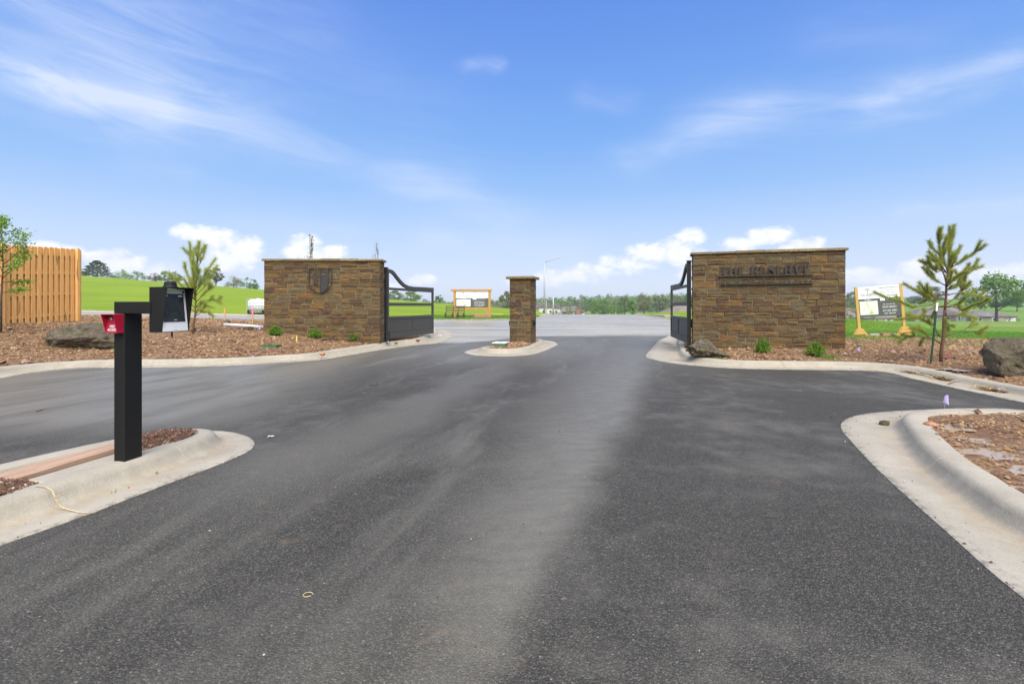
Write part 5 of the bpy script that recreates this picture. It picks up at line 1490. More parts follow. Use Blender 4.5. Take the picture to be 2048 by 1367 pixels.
# ------------------------------------------------------------------ young pines
def needles(paths, per_m, L, wd, spread, r, droop=0.0):
    """needle triangles along shoots: (points, start fraction)"""
    V = []
    for pts, f0 in paths:
        pts = np.array(pts, float); sl = np.linalg.norm(np.diff(pts, axis=0), axis=1); s = np.concatenate([[0], np.cumsum(sl)]); T_ = s[-1]
        n = int(per_m * T_ * (1 - f0)); q = r.uniform(f0, 1.0, n) * T_
        P = np.stack([np.interp(q, s, pts[:, k]) for k in range(3)], 1); e = np.minimum(q + .02, T_); E_ = np.stack([np.interp(e, s, pts[:, k]) for k in range(3)], 1)
        t = E_ - P; bad = np.linalg.norm(t, axis=1) < 1e-5; t[bad] = pts[-1] - pts[-2]; t /= np.linalg.norm(t, axis=1)[:, None]
        u = r.normal(size=(n, 3)); u -= t * (u * t).sum(1)[:, None]; u /= np.linalg.norm(u, axis=1)[:, None]
        d = t * r.uniform(.5, 1.1, n)[:, None] + u * (spread * r.uniform(.5, 1.2, n))[:, None]; d[:, 2] -= droop; d /= np.linalg.norm(d, axis=1)[:, None]
        w = np.cross(d, r.normal(size=(n, 3))); w /= np.linalg.norm(w, axis=1)[:, None]; ln = L * r.uniform(.7, 1.15, n)
        V.append(np.stack([P - w * wd / 2, P + w * wd / 2, P + d * ln[:, None]], 1).reshape(-1, 3))
    V = np.concatenate(V); return V, np.arange(len(V)).reshape(-1, 3)


def pine(root_px, d, base_py, scale_img, org, trunks, limbs, mat, label, per_m, L, wd, spread, droop, name='pine_sapling'):
    """limbs traced from the photograph in elevation, given depth of their own"""
    k = FPX / d; x0, y0 = deep(root_px, d); z0 = EYE - (base_py - HY) / k
    root = empty(name, (x0, y0, z0)); tag(root, label, 'pine tree')
    r = np.random.default_rng(int(root_px)); rr = random.Random(int(root_px))
    def w(p): return ((org[0] + p[0] * scale_img - root_px) / k, (base_py - (org[1] + p[1] * scale_img)) / k)
    m = MB(); paths = []
    for pts, r0, r1, f0 in trunks:
        Q = [(w(p)[0], 0.0 if i < 2 else rr.uniform(-.015, .015), w(p)[1]) for i, p in enumerate(pts)]
        if pts[0] is trunks[0][0][0]: Q[0] = (Q[0][0], 0, Q[0][2] - .12)
        n = len(Q); m.tube(Q, [r0 + (r1 - r0) * i / (n - 1) for i in range(n)], 9)
        paths.append((Q, f0))
    m.build('trunk', bark_m, root, 0, True)
    mb = MB()
    for i, (pts, f0) in enumerate(limbs):
        side = rr.choice((-1, 1)) * rr.uniform(.05, .5)
        Q = []
        for j, p in enumerate(pts):
            a, b = w(p); Q.append((a, side * (abs(a - w(pts[0])[0]) * .8 + .02 * j) , b))
        n = len(Q); mb.tube(Q, [.013 - .010 * j / (n - 1) for j in range(n)], 6); paths.append((Q, f0))
        # side shoots
        for s_ in range(rr.choice((1, 2, 2, 3))):
            t = rr.uniform(max(.25, f0 - .2), .9); seg = min(int(t * (n - 1)), n - 2); ft = t * (n - 1) - seg
            A = np.array(Q[seg]) * (1 - ft) + np.array(Q[seg + 1]) * ft; dv = np.array(Q[-1]) - np.array(Q[0]); dv /= np.linalg.norm(dv) + 1e-9
            dv = dv * .8 + np.array([rr.uniform(-.5, .5), rr.uniform(-.9, .9), rr.uniform(.1, .6)]); dv /= np.linalg.norm(dv); Ls = rr.uniform(.10, .26)
            S = [tuple(A), tuple(A + dv * Ls * .5 + np.array([0, 0, .01])), tuple(A + dv * Ls + np.array([0, 0, .05]))]
            mb.tube(S, [.006, .005, .003], 5); paths.append((S, .15))
        # limbs on the far and near side of the stem, so that the crown is as deep as it is wide
        if i % 2 == 0:
            th = rr.choice((-1, 1)) * rr.uniform(1.1, 1.9); c_, s__ = math.cos(th), math.sin(th); ax = Q[0][0]
            Q2 = [((q[0] - ax) * c_ * .8 + ax, (q[0] - ax) * s__ * .8, q[2] - .03 * j) for j, q in enumerate(Q)]
            mb.tube(Q2, [.011 - .008 * j / (n - 1) for j in range(n)], 6); paths.append((Q2, f0))
    mb.build('branches', bark_m, root, 0, True)
    V, F = needles(paths, per_m, L, wd, spread, r, droop)
    o = link('needles', np_mesh('needles', V, F, mat), root); o['kind'] = 'stuff'
    return root


RT = [([(915, 1215), (925, 1100), (940, 1000), (948, 870), (955, 750), (963, 640), (968, 560), (978, 470), (985, 400), (987, 280), (990, 180), (990, 95)], .036, .006, .62), ([(966, 570), (948, 500), (930, 460), (915, 380), (908, 300), (905, 200), (905, 110)], .018, .005, .35)]
RL = [([(960, 665), (900, 650), (860, 690), (780, 630), (690, 565)], .25), ([(955, 700), (860, 690), (770, 640), (690, 562)], .3), ([(945, 765), (850, 745), (700, 760), (600, 710), (500, 680), (415, 635)], .35), ([(948, 750), (850, 760), (745, 800), (690, 850), (600, 850), (460, 862)], .35),
      ([(915, 1005), (870, 950), (810, 880), (740, 850)], .55), ([(912, 1060), (860, 1030), (790, 1000), (720, 950), (640, 930)], .5), ([(850, 1030), (760, 1000), (690, 1010), (640, 1060)], .45), ([(968, 480), (920, 450), (870, 430), (820, 395), (765, 375)], .2), ([(960, 470), (915, 420), (870, 370), (790, 305)], .15),
      ([(912, 335), (885, 300), (855, 265), (838, 212)], .1), ([(962, 585), (900, 545), (850, 500), (808, 430)], .2), ([(930, 460), (890, 470), (840, 420), (815, 440)], .2), ([(960, 600), (1000, 550), (1040, 500), (1100, 460), (1172, 430)], .2), ([(983, 450), (1030, 410), (1080, 370), (1130, 330), (1165, 290)], .2),
      ([(963, 665), (1020, 650), (1080, 645), (1160, 660), (1235, 680)], .35), ([(958, 745), (1000, 715), (1060, 680), (1130, 610), (1200, 575)], .3), ([(957, 765), (1040, 745), (1110, 740), (1160, 770), (1212, 805)], .4), ([(950, 865), (1000, 850), (1060, 825), (1120, 830), (1190, 850)], .35), ([(945, 1010), (1020, 985), (1110, 970), (1180, 930), (1272, 900)], .72),
      ([(1110, 970), (1170, 965), (1245, 985)], .6), ([(1090, 640), (1105, 560), (1110, 500), (1160, 425)], .15), ([(987, 300), (1010, 250), (1040, 165)], .1), ([(985, 400), (1010, 360), (1020, 315)], .1), ([(975, 470), (950, 380), (942, 270)], .2), ([(1000, 445), (1050, 370), (1062, 300)], .3), ([(968, 540), (1000, 470), (1010, 400)], .2),
      ([(955, 780), (930, 830), (960, 880), (975, 960)], .3), ([(915, 345), (940, 290), (952, 240)], .2), ([(905, 240), (890, 190), (885, 150)], .3), ([(989, 200), (1000, 160), (1010, 130)], .3), ([(960, 620), (1010, 600), (1060, 560)], .2)]
x_, y_, z_ = drop(1881, 723)
pine(1881, y_, 723, .24145, (1660, 430), RT, RL, needle_m, 'young pine with bottle brush shoots beside the green and white post', 1700, .10, .0048, .70, .04)
LT = [([(1580, 970), (1585, 900), (1597, 820), (1602, 700), (1605, 560), (1610, 440), (1625, 320), (1635, 215)], .034, .005, .72)]
LL = [([(1598, 790), (1550, 760), (1500, 700), (1440, 690)], .3), ([(1600, 760), (1550, 700), (1490, 640), (1430, 560)], .3), ([(1600, 700), (1560, 640), (1500, 560), (1450, 500)], .3), ([(1603, 640), (1560, 560), (1530, 480), (1505, 425)], .3), ([(1606, 520), (1580, 440), (1558, 370), (1535, 305)], .35), ([(1610, 430), (1585, 350), (1572, 290), (1566, 225)], .4),
      ([(1603, 600), (1650, 530), (1700, 430), (1745, 350)], .3), ([(1610, 440), (1645, 380), (1665, 320), (1672, 250)], .4), ([(1602, 660), (1660, 590), (1710, 500), (1750, 410)], .3), ([(1601, 720), (1660, 660), (1710, 610), (1765, 590)], .3), ([(1600, 760), (1660, 710), (1720, 690), (1775, 720)], .35), ([(1597, 830), (1650, 800), (1710, 790), (1760, 830)], .4), ([(1597, 820), (1640, 780), (1700, 740), (1760, 760)], .35), ([(1612, 400), (1620, 330), (1600, 270)], .4), ([(1618, 360), (1640, 320), (1650, 290)], .3), ([(1604, 580), (1620, 500), (1640, 440)], .2), ([(1602, 690), (1580, 600), (1570, 520)], .25), ([(1603, 640), (1640, 560), (1690, 520)], .25)]
x_, y_, z_ = drop(386, 667)
pine(386, y_, 667, .2441, (0, 430), LT, LL, needle_b, 'young soft needled pine standing behind the keypad in the mulch bed', 1150, .15, .0042, .85, .01)

# ------------------------------------------------------------------ leafy saplings
def sapling(loc, H, label, limbs, mat, leaf, n_leaf, cl, seed, trunk_r=.03, name='sapling'):
    root = empty(name, loc); tag(root, label, 'sapling'); r = np.random.default_rng(seed); m = MB()
    m.tube([(0, 0, -.15), (.01, 0, H * .3), (.05, .01, H * .6), (.02, 0, H)], [trunk_r, trunk_r * .8, trunk_r * .5, trunk_r * .15], 8)
    P = []
    for q in limbs:
        m.tube(q, [trunk_r * .4, trunk_r * .28, trunk_r * .12][:len(q)], 6)
        a, b = np.array(q[-2]), np.array(q[-1])
        for t in np.linspace(.15, 1.08, 7):
            c = a + (b - a) * t; k = n_leaf; P.append(c + r.normal(size=(k, 3)) * cl * np.array([1, 1, .6]))
    m.build('trunk', bark_dark, root, 0, True)
    o = link('leaves', quads_mesh('leaves', np.concatenate(P), leaf, mat, .0, None, .8), root); o['kind'] = 'stuff'
    return root
x, y = deep(1.5, 13.2); z = surf(x, y); H = EYE + (HY - 440) / FPX * 13.2 - z; rr = random.Random(5); lm = []
for (h0, dx, dz, dy) in ((.36, .55, .10, .2), (.42, -.5, .3, -.2), (.48, .75, .45, -.1), (.52, .45, .62, .3), (.55, -.55, .5, .3), (.60, .80, .62, .1), (.66, .42, .40, -.3), (.70, .95, .50, .0), (.72, -.4, .5, -.1), (.78, .35, .42, .2), (.82, .2, .42, -.2), (.86, -.3, .4, .1), (.50, .2, .3, -.6), (.58, .1, .4, .7), (.90, .1, .32, 0), (.64, -.8, .5, .1), (.45, .3, .05, .5), (.95, -.1, .25, .1)):
    dx *= .74; a = (.03, 0, H * h0); lm.append([a, (dx * .45, dy * .5, H * h0 + dz * .35), (dx, dy, H * h0 + dz)])
sapling((x, y, z), H, 'young leafy tree with fresh green leaves in front of the cedar fence', lm, sap_m, .036, 15, .075, 3)
for (px, d, top, lab, sd) in ((623, 19.5, 479, 'young leafy sapling rising behind the middle of the shield wall', 6), (754, 18.6, 494, 'thin budding sapling rising behind the right end of the shield wall', 9)):
    x, y = deep(px, d); z = surf(x, y); H = EYE + (HY - top) / FPX * d - z; rr = random.Random(sd); lm = []
    for k in range(13):
        h0 = .45 + .042 * k; th = rr.uniform(0, 6.28); L = .30 * (1.15 - h0); lm.append([(.02, 0, H * h0), (math.cos(th) * L * .6, math.sin(th) * L * .6, H * h0 + .16), (math.cos(th) * L, math.sin(th) * L, H * h0 + .34)])
    sapling((x, y, z), H, lab, lm, L_olive, .032 if sd == 6 else .022, 4 if sd == 6 else 2, .045, sd, .022)

# little shrubs planted at the foot of the walls
def shrub(px, py, wpx, hpx, label, seed, spiky=.8, n=420):
    x, y, z = drop(px, py); k = y / FPX; W, H = wpx * k, hpx * k; r = np.random.default_rng(seed); th = r.uniform(0, 6.28, n); b = r.uniform(0, 1, n)
    B = np.stack([np.cos(th) * .10 * W * b, np.sin(th) * .10 * W * b, np.zeros(n)], 1)
    el = r.uniform(.25, 1.45, n); L = H * r.uniform(.55, 1.12, n); R_ = W * .52 * r.uniform(.5, 1.1, n)
    V = []; f = []
    tip = np.stack([np.cos(th) * np.cos(el) * R_, np.sin(th) * np.cos(el) * R_, np.sin(el) * L], 1)
    # stems are strings of small leaves
    nl = 7; cen = np.concatenate([B + (tip - B) * t + r.normal(size=(n, 3)) * .012 for t in np.linspace(.3, 1.0, nl)])
    root = empty('shrub', (x, y, z)); tag(root, label, 'shrub', 'small shrubs at the foot of the walls')
    o = link('leaves', quads_mesh('leaves', cen, .026 * (y / 13), shrub_m, 0, None, .42), root); o['kind'] = 'stuff'
    m = MB()
    for k_ in range(0, n, 12): m.tube([B[k_], (B[k_] + tip[k_]) * .5 + np.array([0, 0, .01]), tip[k_]], [.005, .004, .002], 4, False)
    m.build('stems', bark_m, root)
shrub(551, 671.5, 32, 20, 'bright green shrub at the left end of the shield wall', 1); shrub(630, 676, 32, 18, 'bright green shrub under the shield emblem', 2); shrub(710, 682.5, 34, 22, 'duller green shrub near the gate end of the shield wall', 3)
shrub(1526, 705.5, 36, 29, 'green drooping shrub under the lettering of the entrance wall', 4); shrub(1632, 711, 46, 28, 'wide feathery green shrub near the right end of the lettered wall', 5)
shrub(1396, 699, 16, 14, 'yellow green tuft squeezed behind the boulder by the right gate', 6, n=140)

# ------------------------------------------------------------------ boulders
def boulder(px, py, wpx, hpx, dep, label, seed, shape=None, sink=.12, rz=0.0):
    x, y, z = drop(px, py); k = y / FPX; W, H = wpx * k, hpx * k; y += dep * W * .35
    bm = bmesh.new(); bmesh.ops.create_icosphere(bm, subdivisions=5, radius=1); o3 = Vector((seed * 3.1, seed * 1.7, seed))
    rs = random.Random(seed); cuts = [(Vector((rs.uniform(-1, 1), rs.uniform(-1, 1), rs.uniform(-.6, 1))).normalized(), rs.uniform(.55, .85)) for _ in range(9)]
    for v in bm.verts:
        p = v.co.copy()
        for nrm, dd in cuts:
            e = p.dot(nrm) - dd
            if e > 0: p -= nrm * e * .85
        n = mnoise.fractal(p * 1.5 + o3, .9, 2.1, 6); rid = 1 - abs(mnoise.noise(p * 3.2 + o3)); p *= 1 + n * .20 + (rid - .7) * .16 + mnoise.fractal(p * 6 + o3, .7, 2.2, 5) * .085
        if shape: p = shape(p)
        v.co = Vector((p.x * W / 2 * 1.12, p.y * dep * W / 2, (p.z * .5 + .5) * H * 1.12 - H * sink))
    me = bpy.data.meshes.new('boulder'); bm.to_mesh(me); bm.free(); me.materials.append(rock_m)
    for q in me.polygons: q.use_smooth = True
    o = link('boulder', me, None, (x, y, z)); o.rotation_euler = (0, 0, rz); tag(o, label, 'boulder', 'landscape boulders'); return o
boulder(147, 698, 132, 56, .75, 'long rounded boulder with lichen in front of the cedar fence', 3, None, .14)
boulder(1428, 716.5, 82, 36, .7, 'wedge shaped mossy boulder at the gate end of the lettered wall', 5, lambda p: Vector((p.x, p.y, (p.z + 1) * (1.0 - max(0, p.x + .15) * .62) - 1)), .12)
boulder(2058, 748, 112, 70, .7, 'tall blocky mossy boulder at the right edge beyond the pine', 8, lambda p: Vector((max(-.92, min(.95, p.x * 1.25)), p.y, max(-1, min(.92, p.z * 1.3)))), .08)
for (px, py, w, h, lab, sd) in ((493, 660, 20, 8, 'flat pale rock lying on the white pipe', 11), (453, 646, 12, 7, 'small orange rock by the left pink stake', 12), (1376, 697, 10, 6, 'small rock at the foot of the right gate post', 13), (775, 687, 6, 3, 'small rock by the purple flag at the left gate post', 14)):
    o = boulder(px, py, w, h, .8, lab, sd, None, .1); o.name = 'rock'; o['category'] = 'rock'; o['group'] = 'loose rocks in the beds'

# ------------------------------------------------------------------ small things in the beds
def stake(px, top, bot, w, mat, label, lean=0.0, flag=None, name='survey_stake'):
    x, y, z = drop(px, bot); H = (bot - top) / FPX * y; k = w / FPX * y; root = empty(name, (x, y, z)); tag(root, label, 'stake', 'marker stakes')
    m = MB(); m.bar((0, 0, -.1), (lean, 0, H), k, k * .5, (0, 1, 0)); m.build('shaft', mat, root)
    if flag: m = MB(); m.bar((lean * .55, 0, H * .45), (lean * 1.02, 0, H * 1.01), k * 1.25, k * .62, (0, 1, 0)); m.build('painted_top', flag, root)
stake(197, 664, 693, 3.2, stake_wood, 'plain wooden stake leaning in front of the long boulder', .05)
stake(449, 617, 641, 2.0, stake_wood, 'leftmost orange topped stake behind the white pipe', .01, simple('orange_paint', (.75, .30, .12), .5))
stake(505, 616, 648, 2.2, stake_wood, 'pink topped stake in front of the caged water tank', .005, pink_m)
stake(593, 672, 683, 1.8, yellow_m, 'short yellow marker stick between two shrubs of the shield wall', .01)
def t_post(px, top, bot, label, white_py=None, lean=0.0):
    x, y, z = drop(px, bot); H = (bot - top) / FPX * y; root = empty('steel_post', (x, y, z)); tag(root, label, 'post', 'green steel posts')
    def sect(q, z0, z1):
        for (cx, cy, sx, sy) in ((0, 0, .034, .006), (0, .017, .006, .028)):
            q.bar((lean * z0 / H + cx, cy, z0), (lean * z1 / H + cx, cy, z1), sx, sy, (0, 1, 0))
    zw = H if white_py is None else (bot - white_py) / FPX * y
    m = MB(); sect(m, -.2, zw); m.build('shaft', green_steel, root)
    m = MB()
    for k in range(16): m.box((lean * (zw * (k + 1) / 18) / H, -.006, zw * (k + 1) / 18), (.016, .008, .012))
    m.build('studs', green_steel, root)
    if white_py: m = MB(); sect(m, zw + .001, H); m.build('white_top', white_p, root)
t_post(1862, 605, 727, 'green steel fence post with white top beside the right pine', 622, .135)
t_post(225.5, 655, 692, 'short green steel post behind the black access post')
def flag(px, py, bot, w, h, label, mat=purple_m):
    x, y, z = drop(px, bot); k = y / FPX; W, H = w * k, h * k; Z = (bot - py) * k; root = empty('marker_flag', (x, y, z)); tag(root, label, 'flag', 'purple marker flags')
    m = MB(); m.tube([(0, 0, -.1), (.005, 0, Z * .5), (0, 0, Z)], .0022, 5); m.build('wire', galv, root)
    r = random.Random(int(px)); n = 6; V = []; F = []
    for i in range(n):
        for j in range(n):
            u, v = i / (n - 1), j / (n - 1); V.append(((u - .4) * W * (1 - .5 * v) + v * W * .5, .35 * W * math.sin(u * 5 + v * 2) * (.4 + u), Z - H * (1 - v) + H * .15 * math.sin(u * 4)))
    for i in range(n - 1):
        for j in range(n - 1): F.append((i * n + j, (i + 1) * n + j, (i + 1) * n + j + 1, i * n + j + 1))
    link('film', np_mesh('film', V, F, mat, True), root)
flag(1889, 791, 818, 9, 16, 'purple marker flag standing at the kerb of the near right bed'); flag(516, 652, 659, 9, 6, 'crumpled purple flag at the left end of the shield wall'); flag(753, 672, 681, 6, 5, 'pale purple flag at the foot of the shield wall by the gate')
flag(1384, 687, 694, 6, 5, 'blue purple flag at the foot of the right gate post'); flag(1714, 696, 703, 7, 5, 'purple flag in the mulch right of the lettered wall'); flag(1894, 706, 716, 5, 8, 'red flag just right of the young pine trunk', simple('red_film', (.55, .06, .08), .5)); flag(503, 711, 716, 7, 4, 'faded purple flag near the kerb left of the valve lid')
def valve_box(px, py, wpx, hpx, dep, label, mat=green_plastic, rz=0.0):
    x, y, z = drop(px, py); k = y / FPX; W, H = wpx * k, hpx * k; root = empty('valve_box', (x, y + dep / 2, z), rz); tag(root, label, 'valve box', 'green irrigation boxes')
    m = MB(); m.box((0, 0, H / 2 - .03), (W, dep, H + .06), None, .9); m.build('body', green_plastic, root, .008)
    m = MB(); m.box((0, 0, H + .012), (W * .94, dep * .92, .022)); m.build('lid', mat, root, .006)
    m = MB(); m.box((0, -.05, H + .026), (.10, .03, .008)); m.build('lid_grip', frame_black, root)
valve_box(535, 695.5, 36, 3.5, .35, 'green valve box lid flush in the mulch before the shield wall'); valve_box(1001, 694, 30, 7, .55, 'pale topped green valve box on the pillar island', tank_m, R(-15)); valve_box(222, 699, 15, 9, .3, 'small green valve box behind the access post')
# pipe, hose and stick
a_, b_ = drop(448, 652), drop(526, 657); m = MB(); m.tube([(a_[0], a_[1], a_[2] + .05), ((a_[0] + b_[0]) / 2, (a_[1] + b_[1]) / 2, (a_[2] + b_[2]) / 2 + .06), (b_[0], b_[1], b_[2] + .05)], .055, 10); o = m.build('pipe', pipe_white, None, 0, True); tag(o, 'white plastic pipe lying in the bed left of the shield wall', 'pipe')
def loop(px, py, wpx, label, mat, rad, name, cat, zoff=.01):
    x, y, z = drop(px, py); W = wpx / FPX * y; r = random.Random(int(px)); pts = []
    for k in range(19):
        t = 2 * math.pi * k / 19 * .97; pts.append((x + W / 2 * math.cos(t) * (1 + r.uniform(-.1, .1)), y + W * .42 * math.sin(t), z + zoff + r.uniform(0, rad)))
    m = MB(); m.tube(pts, rad, 6); o = m.build(name, mat, None, 0, True); tag(o, label, cat)
loop(660, 682, 34, 'black irrigation hose loop lying between shrubs of the shield wall', frame_black, .012, 'hose', 'hose', .04)
loop(616, 1191, 19, 'small loop of straw twine lying on the asphalt', twine_m, .0016, 'twine', 'twine', .006)

# ------------------------------------------------------------------ on the near island
ang = math.atan2(.96, .27)
for k, (c, L, w, th, z, lab) in enumerate((((-3.525, 4.08), 1.10, .115, .045, .100, 'upper pinkish timber board lying behind the access post'), ((-3.655, 4.06), 1.10, .115, .045, .094, 'lower pinkish timber board against the back kerb of the island'))):
    o = empty('timber_board', (c[0], c[1], z), 0); m = MB()
    m.box((0, 0, 0), (w, L, th)); q = m.build('timber_board', plank_wood, None, .003, False, (c[0], c[1], z)); q.rotation_euler = (R(2 if k == 0 else 1), 0, R(-15)); tag(q, lab, 'board', 'loose boards on the island'); bpy.data.objects.remove(o)
m = MB(); m.prism([(-.22, -.16), (.16, -.16), (.16, 0), (-.22, 0)], -.42, .42); o = m.build('concrete_pad', concrete, None, .01, False, (-3.24, 4.0, .088)); o.rotation_euler = (0, 0, R(-11)); tag(o, kind='structure'); plain(o)
# rope of straw hanging over the kerb
pts = []
for px, py, z in ((72, 974, .128), (90, 973, .136), (104, 981, .132), (110, 994, .095), (115, 1006, .05), (124, 1015, .02), (140, 1020, .016), (160, 1025, .016), (188, 1026, .014)):
    pts.append((*at(px, py, z), z + .004))
m = MB(); m.tube(pts, [.0025, .003, .004, .004, .004, .004, .0035, .003, .001], 6)
for s_ in range(9):
    i = 2 + s_ % 7; p = Vector(pts[i]); m.tube([p, p + Vector((random.uniform(-.03, .06), random.uniform(-.04, .05), .004))], [.002, .001], 4)
o = m.build('straw_rope', twine_m, None, 0, True); tag(o, 'frayed straw rope hanging over the near island kerb', 'rope')
def scrap(px, py, size, mat, label, name='plastic_scrap', cat='litter'):
    x, y, z = drop(px, py); r = random.Random(int(px * 3)); n = 5; V = []; F = []; zr_ = surf(x, y)
    for i in range(n):
        for j in range(3): V.append((x + (i / (n - 1) - .5) * size + r.uniform(-.1, .1) * size, y + (j - 1) * size * .25 + r.uniform(-.1, .1) * size, zr_ + .004 + abs(math.sin(i * 2 + j)) * size * .25))
    for i in range(n - 1):
        for j in range(2): F.append((i * 3 + j, i * 3 + 3 + j, i * 3 + 4 + j, i * 3 + 1 + j))
    o = link(name, np_mesh(name, V, F, mat, True)); tag(o, label, cat)
scrap(542, 874, .055, white_p, 'white plastic strip on the asphalt beside the near island tip'); scrap(262, 979, .022, pink_m, 'tiny red plastic scrap in the gutter of the near island'); scrap(2003, 779, .10, purple_m, 'purple plastic scrap in the far right gutter')
scrap(1364, 688, .22, pipe_white, 'white paper scrap under the right gate leaf'); scrap(880, 672, .16, white_p, 'white scrap at the free end of the left gate leaf'); scrap(1558, 734.5, .09, yellow_m, 'yellow scrap in the gutter before the lettered wall')
def twig(px0, py0, px1, py1, label, rad=.006):
    a, b = drop(px0, py0), drop(px1, py1); a = Vector(a) + Vector((0, 0, rad)); b = Vector(b) + Vector((0, 0, rad * 1.5)); c = (a + b) / 2 + Vector((.02, .03, .006))
    m = MB(); m.tube([a, c, b], [rad, rad * .8, rad * .4], 6); m.tube([c, c + (b - a) * .18 + Vector((0, .05, .01))], [rad * .5, rad * .3], 5); o = m.build('twig', bark_dark, None, 0, True); tag(o, label, 'twig', 'fallen twigs')
twig(72, 823, 86, 821, 'dark twig on the exit lane left of the access post'); twig(738, 771, 757, 770, 'brown twig on the asphalt before the pillar island', .01); twig(1895, 769, 1922, 770, 'long thin twig in the far right gutter', .008); twig(1840, 753, 1868, 758, 'thin stick beside the straw in the right gutter', .008); twig(1733, 747, 1755, 748, 'dark thin twig on the asphalt before the straw')
for (px, py, s_, lab) in ((645, 716.5, .07, 'round orange rock in the gutter before the shield wall'), (792, 691, .06, 'dark clod in the gutter before the left gate'), (836, 686.5, .07, 'brown clod in the gutter at the left gate end'), (1769, 850, .05, 'brown pebble on the wide gutter of the near right bed'), (1861, 854, .055, 'red brown rock at the tip of the near right bed')):
    x, y, z = drop(px, py); bm = bmesh.new(); bmesh.ops.create_icosphere(bm, subdivisions=3, radius=1)
    for v in bm.verts: v.co = v.co * (s_ * (1 + .28 * mnoise.noise(v.co * 1.6 + Vector((px, 0, 0))))); v.co.z *= .7
    me = bpy.data.meshes.new('stone'); bm.to_mesh(me); bm.free(); me.materials.append(soil if 'clod' in lab else rock_m if 'pebble' in lab else simple('orange_stone', (.36, .17, .085), .8, 0, .3, 30))
    for q in me.polygons: q.use_smooth = True
    o = link('loose_stone', me, None, (x, y, z + s_ * .45)); tag(o, lab, 'stone', 'loose stones along the gutters')

# ------------------------------------------------------------------ chips, clods, straw, blades: what nobody could count
def scatter(name, pts, size, mat, flat=.45, elong=2.2, lump=False):
    n = len(pts); P = np.asarray(pts, float); s = size * np.exp(RNG.normal(0, .45, n)); th = RNG.uniform(0, 6.28, n); tl = RNG.normal(0, .24, n); e = RNG.uniform(1, elong, n)
    ax = np.stack([np.cos(th) * np.cos(tl), np.sin(th) * np.cos(tl), np.sin(tl)], 1); bx = np.stack([-np.sin(th), np.cos(th), RNG.normal(0, .22, n)], 1); nz = np.cross(ax, bx); nz /= np.linalg.norm(nz, axis=1)[:, None]
    A = ax * (s * e * .5)[:, None]; B = bx * (s * .5)[:, None]; N = nz * (s * flat)[:, None]
    j = lambda: RNG.uniform(.7, 1.2, n)[:, None]
    V = np.stack([P - A * j(), P - B * j(), P + A * j(), P + B * j(), P + N * j() + A * .2], 1).reshape(-1, 3)
    i = np.arange(n)[:, None] * 5; F = np.concatenate([i + np.array([[0, 1, 4]]), i + np.array([[1, 2, 4]]), i + np.array([[2, 3, 4]]), i + np.array([[3, 0, 4]])])
    o = link(name, np_mesh(name, V, F, mat)); tag(o, kind='stuff'); return o


def in_bed(poly, zf, n, bounds, weight=None, extra=None):
    x0, x1, y0, y1 = bounds; X = RNG.uniform(x0, x1, n); Y = RNG.uniform(y0, y1, n); ok = inside(poly, X, Y)
    if weight is not None: ok &= RNG.uniform(0, 1, n) < weight(X, Y)
    X, Y = X[ok], Y[ok]; Z = zf(X, Y) + (extra(X, Y) if extra is not None else 0)
    return np.stack([X, Y, Z + .012], 1)
clump = lambda s, a, b, sd: (lambda X, Y: np.clip(a + b * fnoise(X, Y, s, sd), 0, 1))
scatter('mulch', in_bed(BED_L, bed_left_z, 170000, (-23, -2.4, 9, 25), clump(.5, .55, .8, 2)), .029, mulch_m)
scatter('mulch', in_bed(BED_L, bed_left_z, 2400, (-20, -2.4, 9.5, 23), clump(.7, .4, .9, 4)), .075, mulch_m, .5, 1.6)
scatter('mulch', in_bed(BED_R, bed_right_z, 110000, (3.4, 20, 6.5, 24), clump(.6, .6, .7, 6)), .028, mulch_m)
scatter('mulch', in_bed(BED_R, bed_right_z, 1500, (3.4, 19, 7, 20), clump(.7, .4, .9, 8)), .075, mulch_m, .5, 1.6)
scatter('mulch', in_bed(BED_N, bed_near_z, 34000, (2.5, 8, 1.2, 6.6), clump(1.2, .32, 1.0, 9)), .017, mulch_m)
scatter('mulch', in_bed(BED_N, bed_near_z, 500, (2.5, 8, 1.2, 6.6), clump(1.2, .3, .9, 10)), .034, mulch_m, .5, 1.6)
isl_z = lambda X, Y: .065 + mound(X, Y)
scatter('soil_clods', in_bed(ISL_BED, isl_z, 60000, (-4.6, -2.7, 1.2, 5.1), lambda X, Y: np.clip((mound(X, Y) - .012) * 40, 0.04, 1)), .012, clod_m, .6, 1.5)
scatter('soil_clods', in_bed(ISL_BED, isl_z, 700, (-4.6, -2.7, 1.2, 5.1), lambda X, Y: np.clip((mound(X, Y) - .01) * 30, 0, 1)), .022, clod_m, .6, 1.4)
scatter('mulch', in_bed(PIL_BED, lambda X, Y: .10 + .10 * np.exp(-(((X - .15) / .45) ** 2 + ((Y - 15.5) / .5) ** 2)) + road_z(X, Y), 12000, (-1.2, 1.4, 13.9, 18.7)), .036, mulch_m)
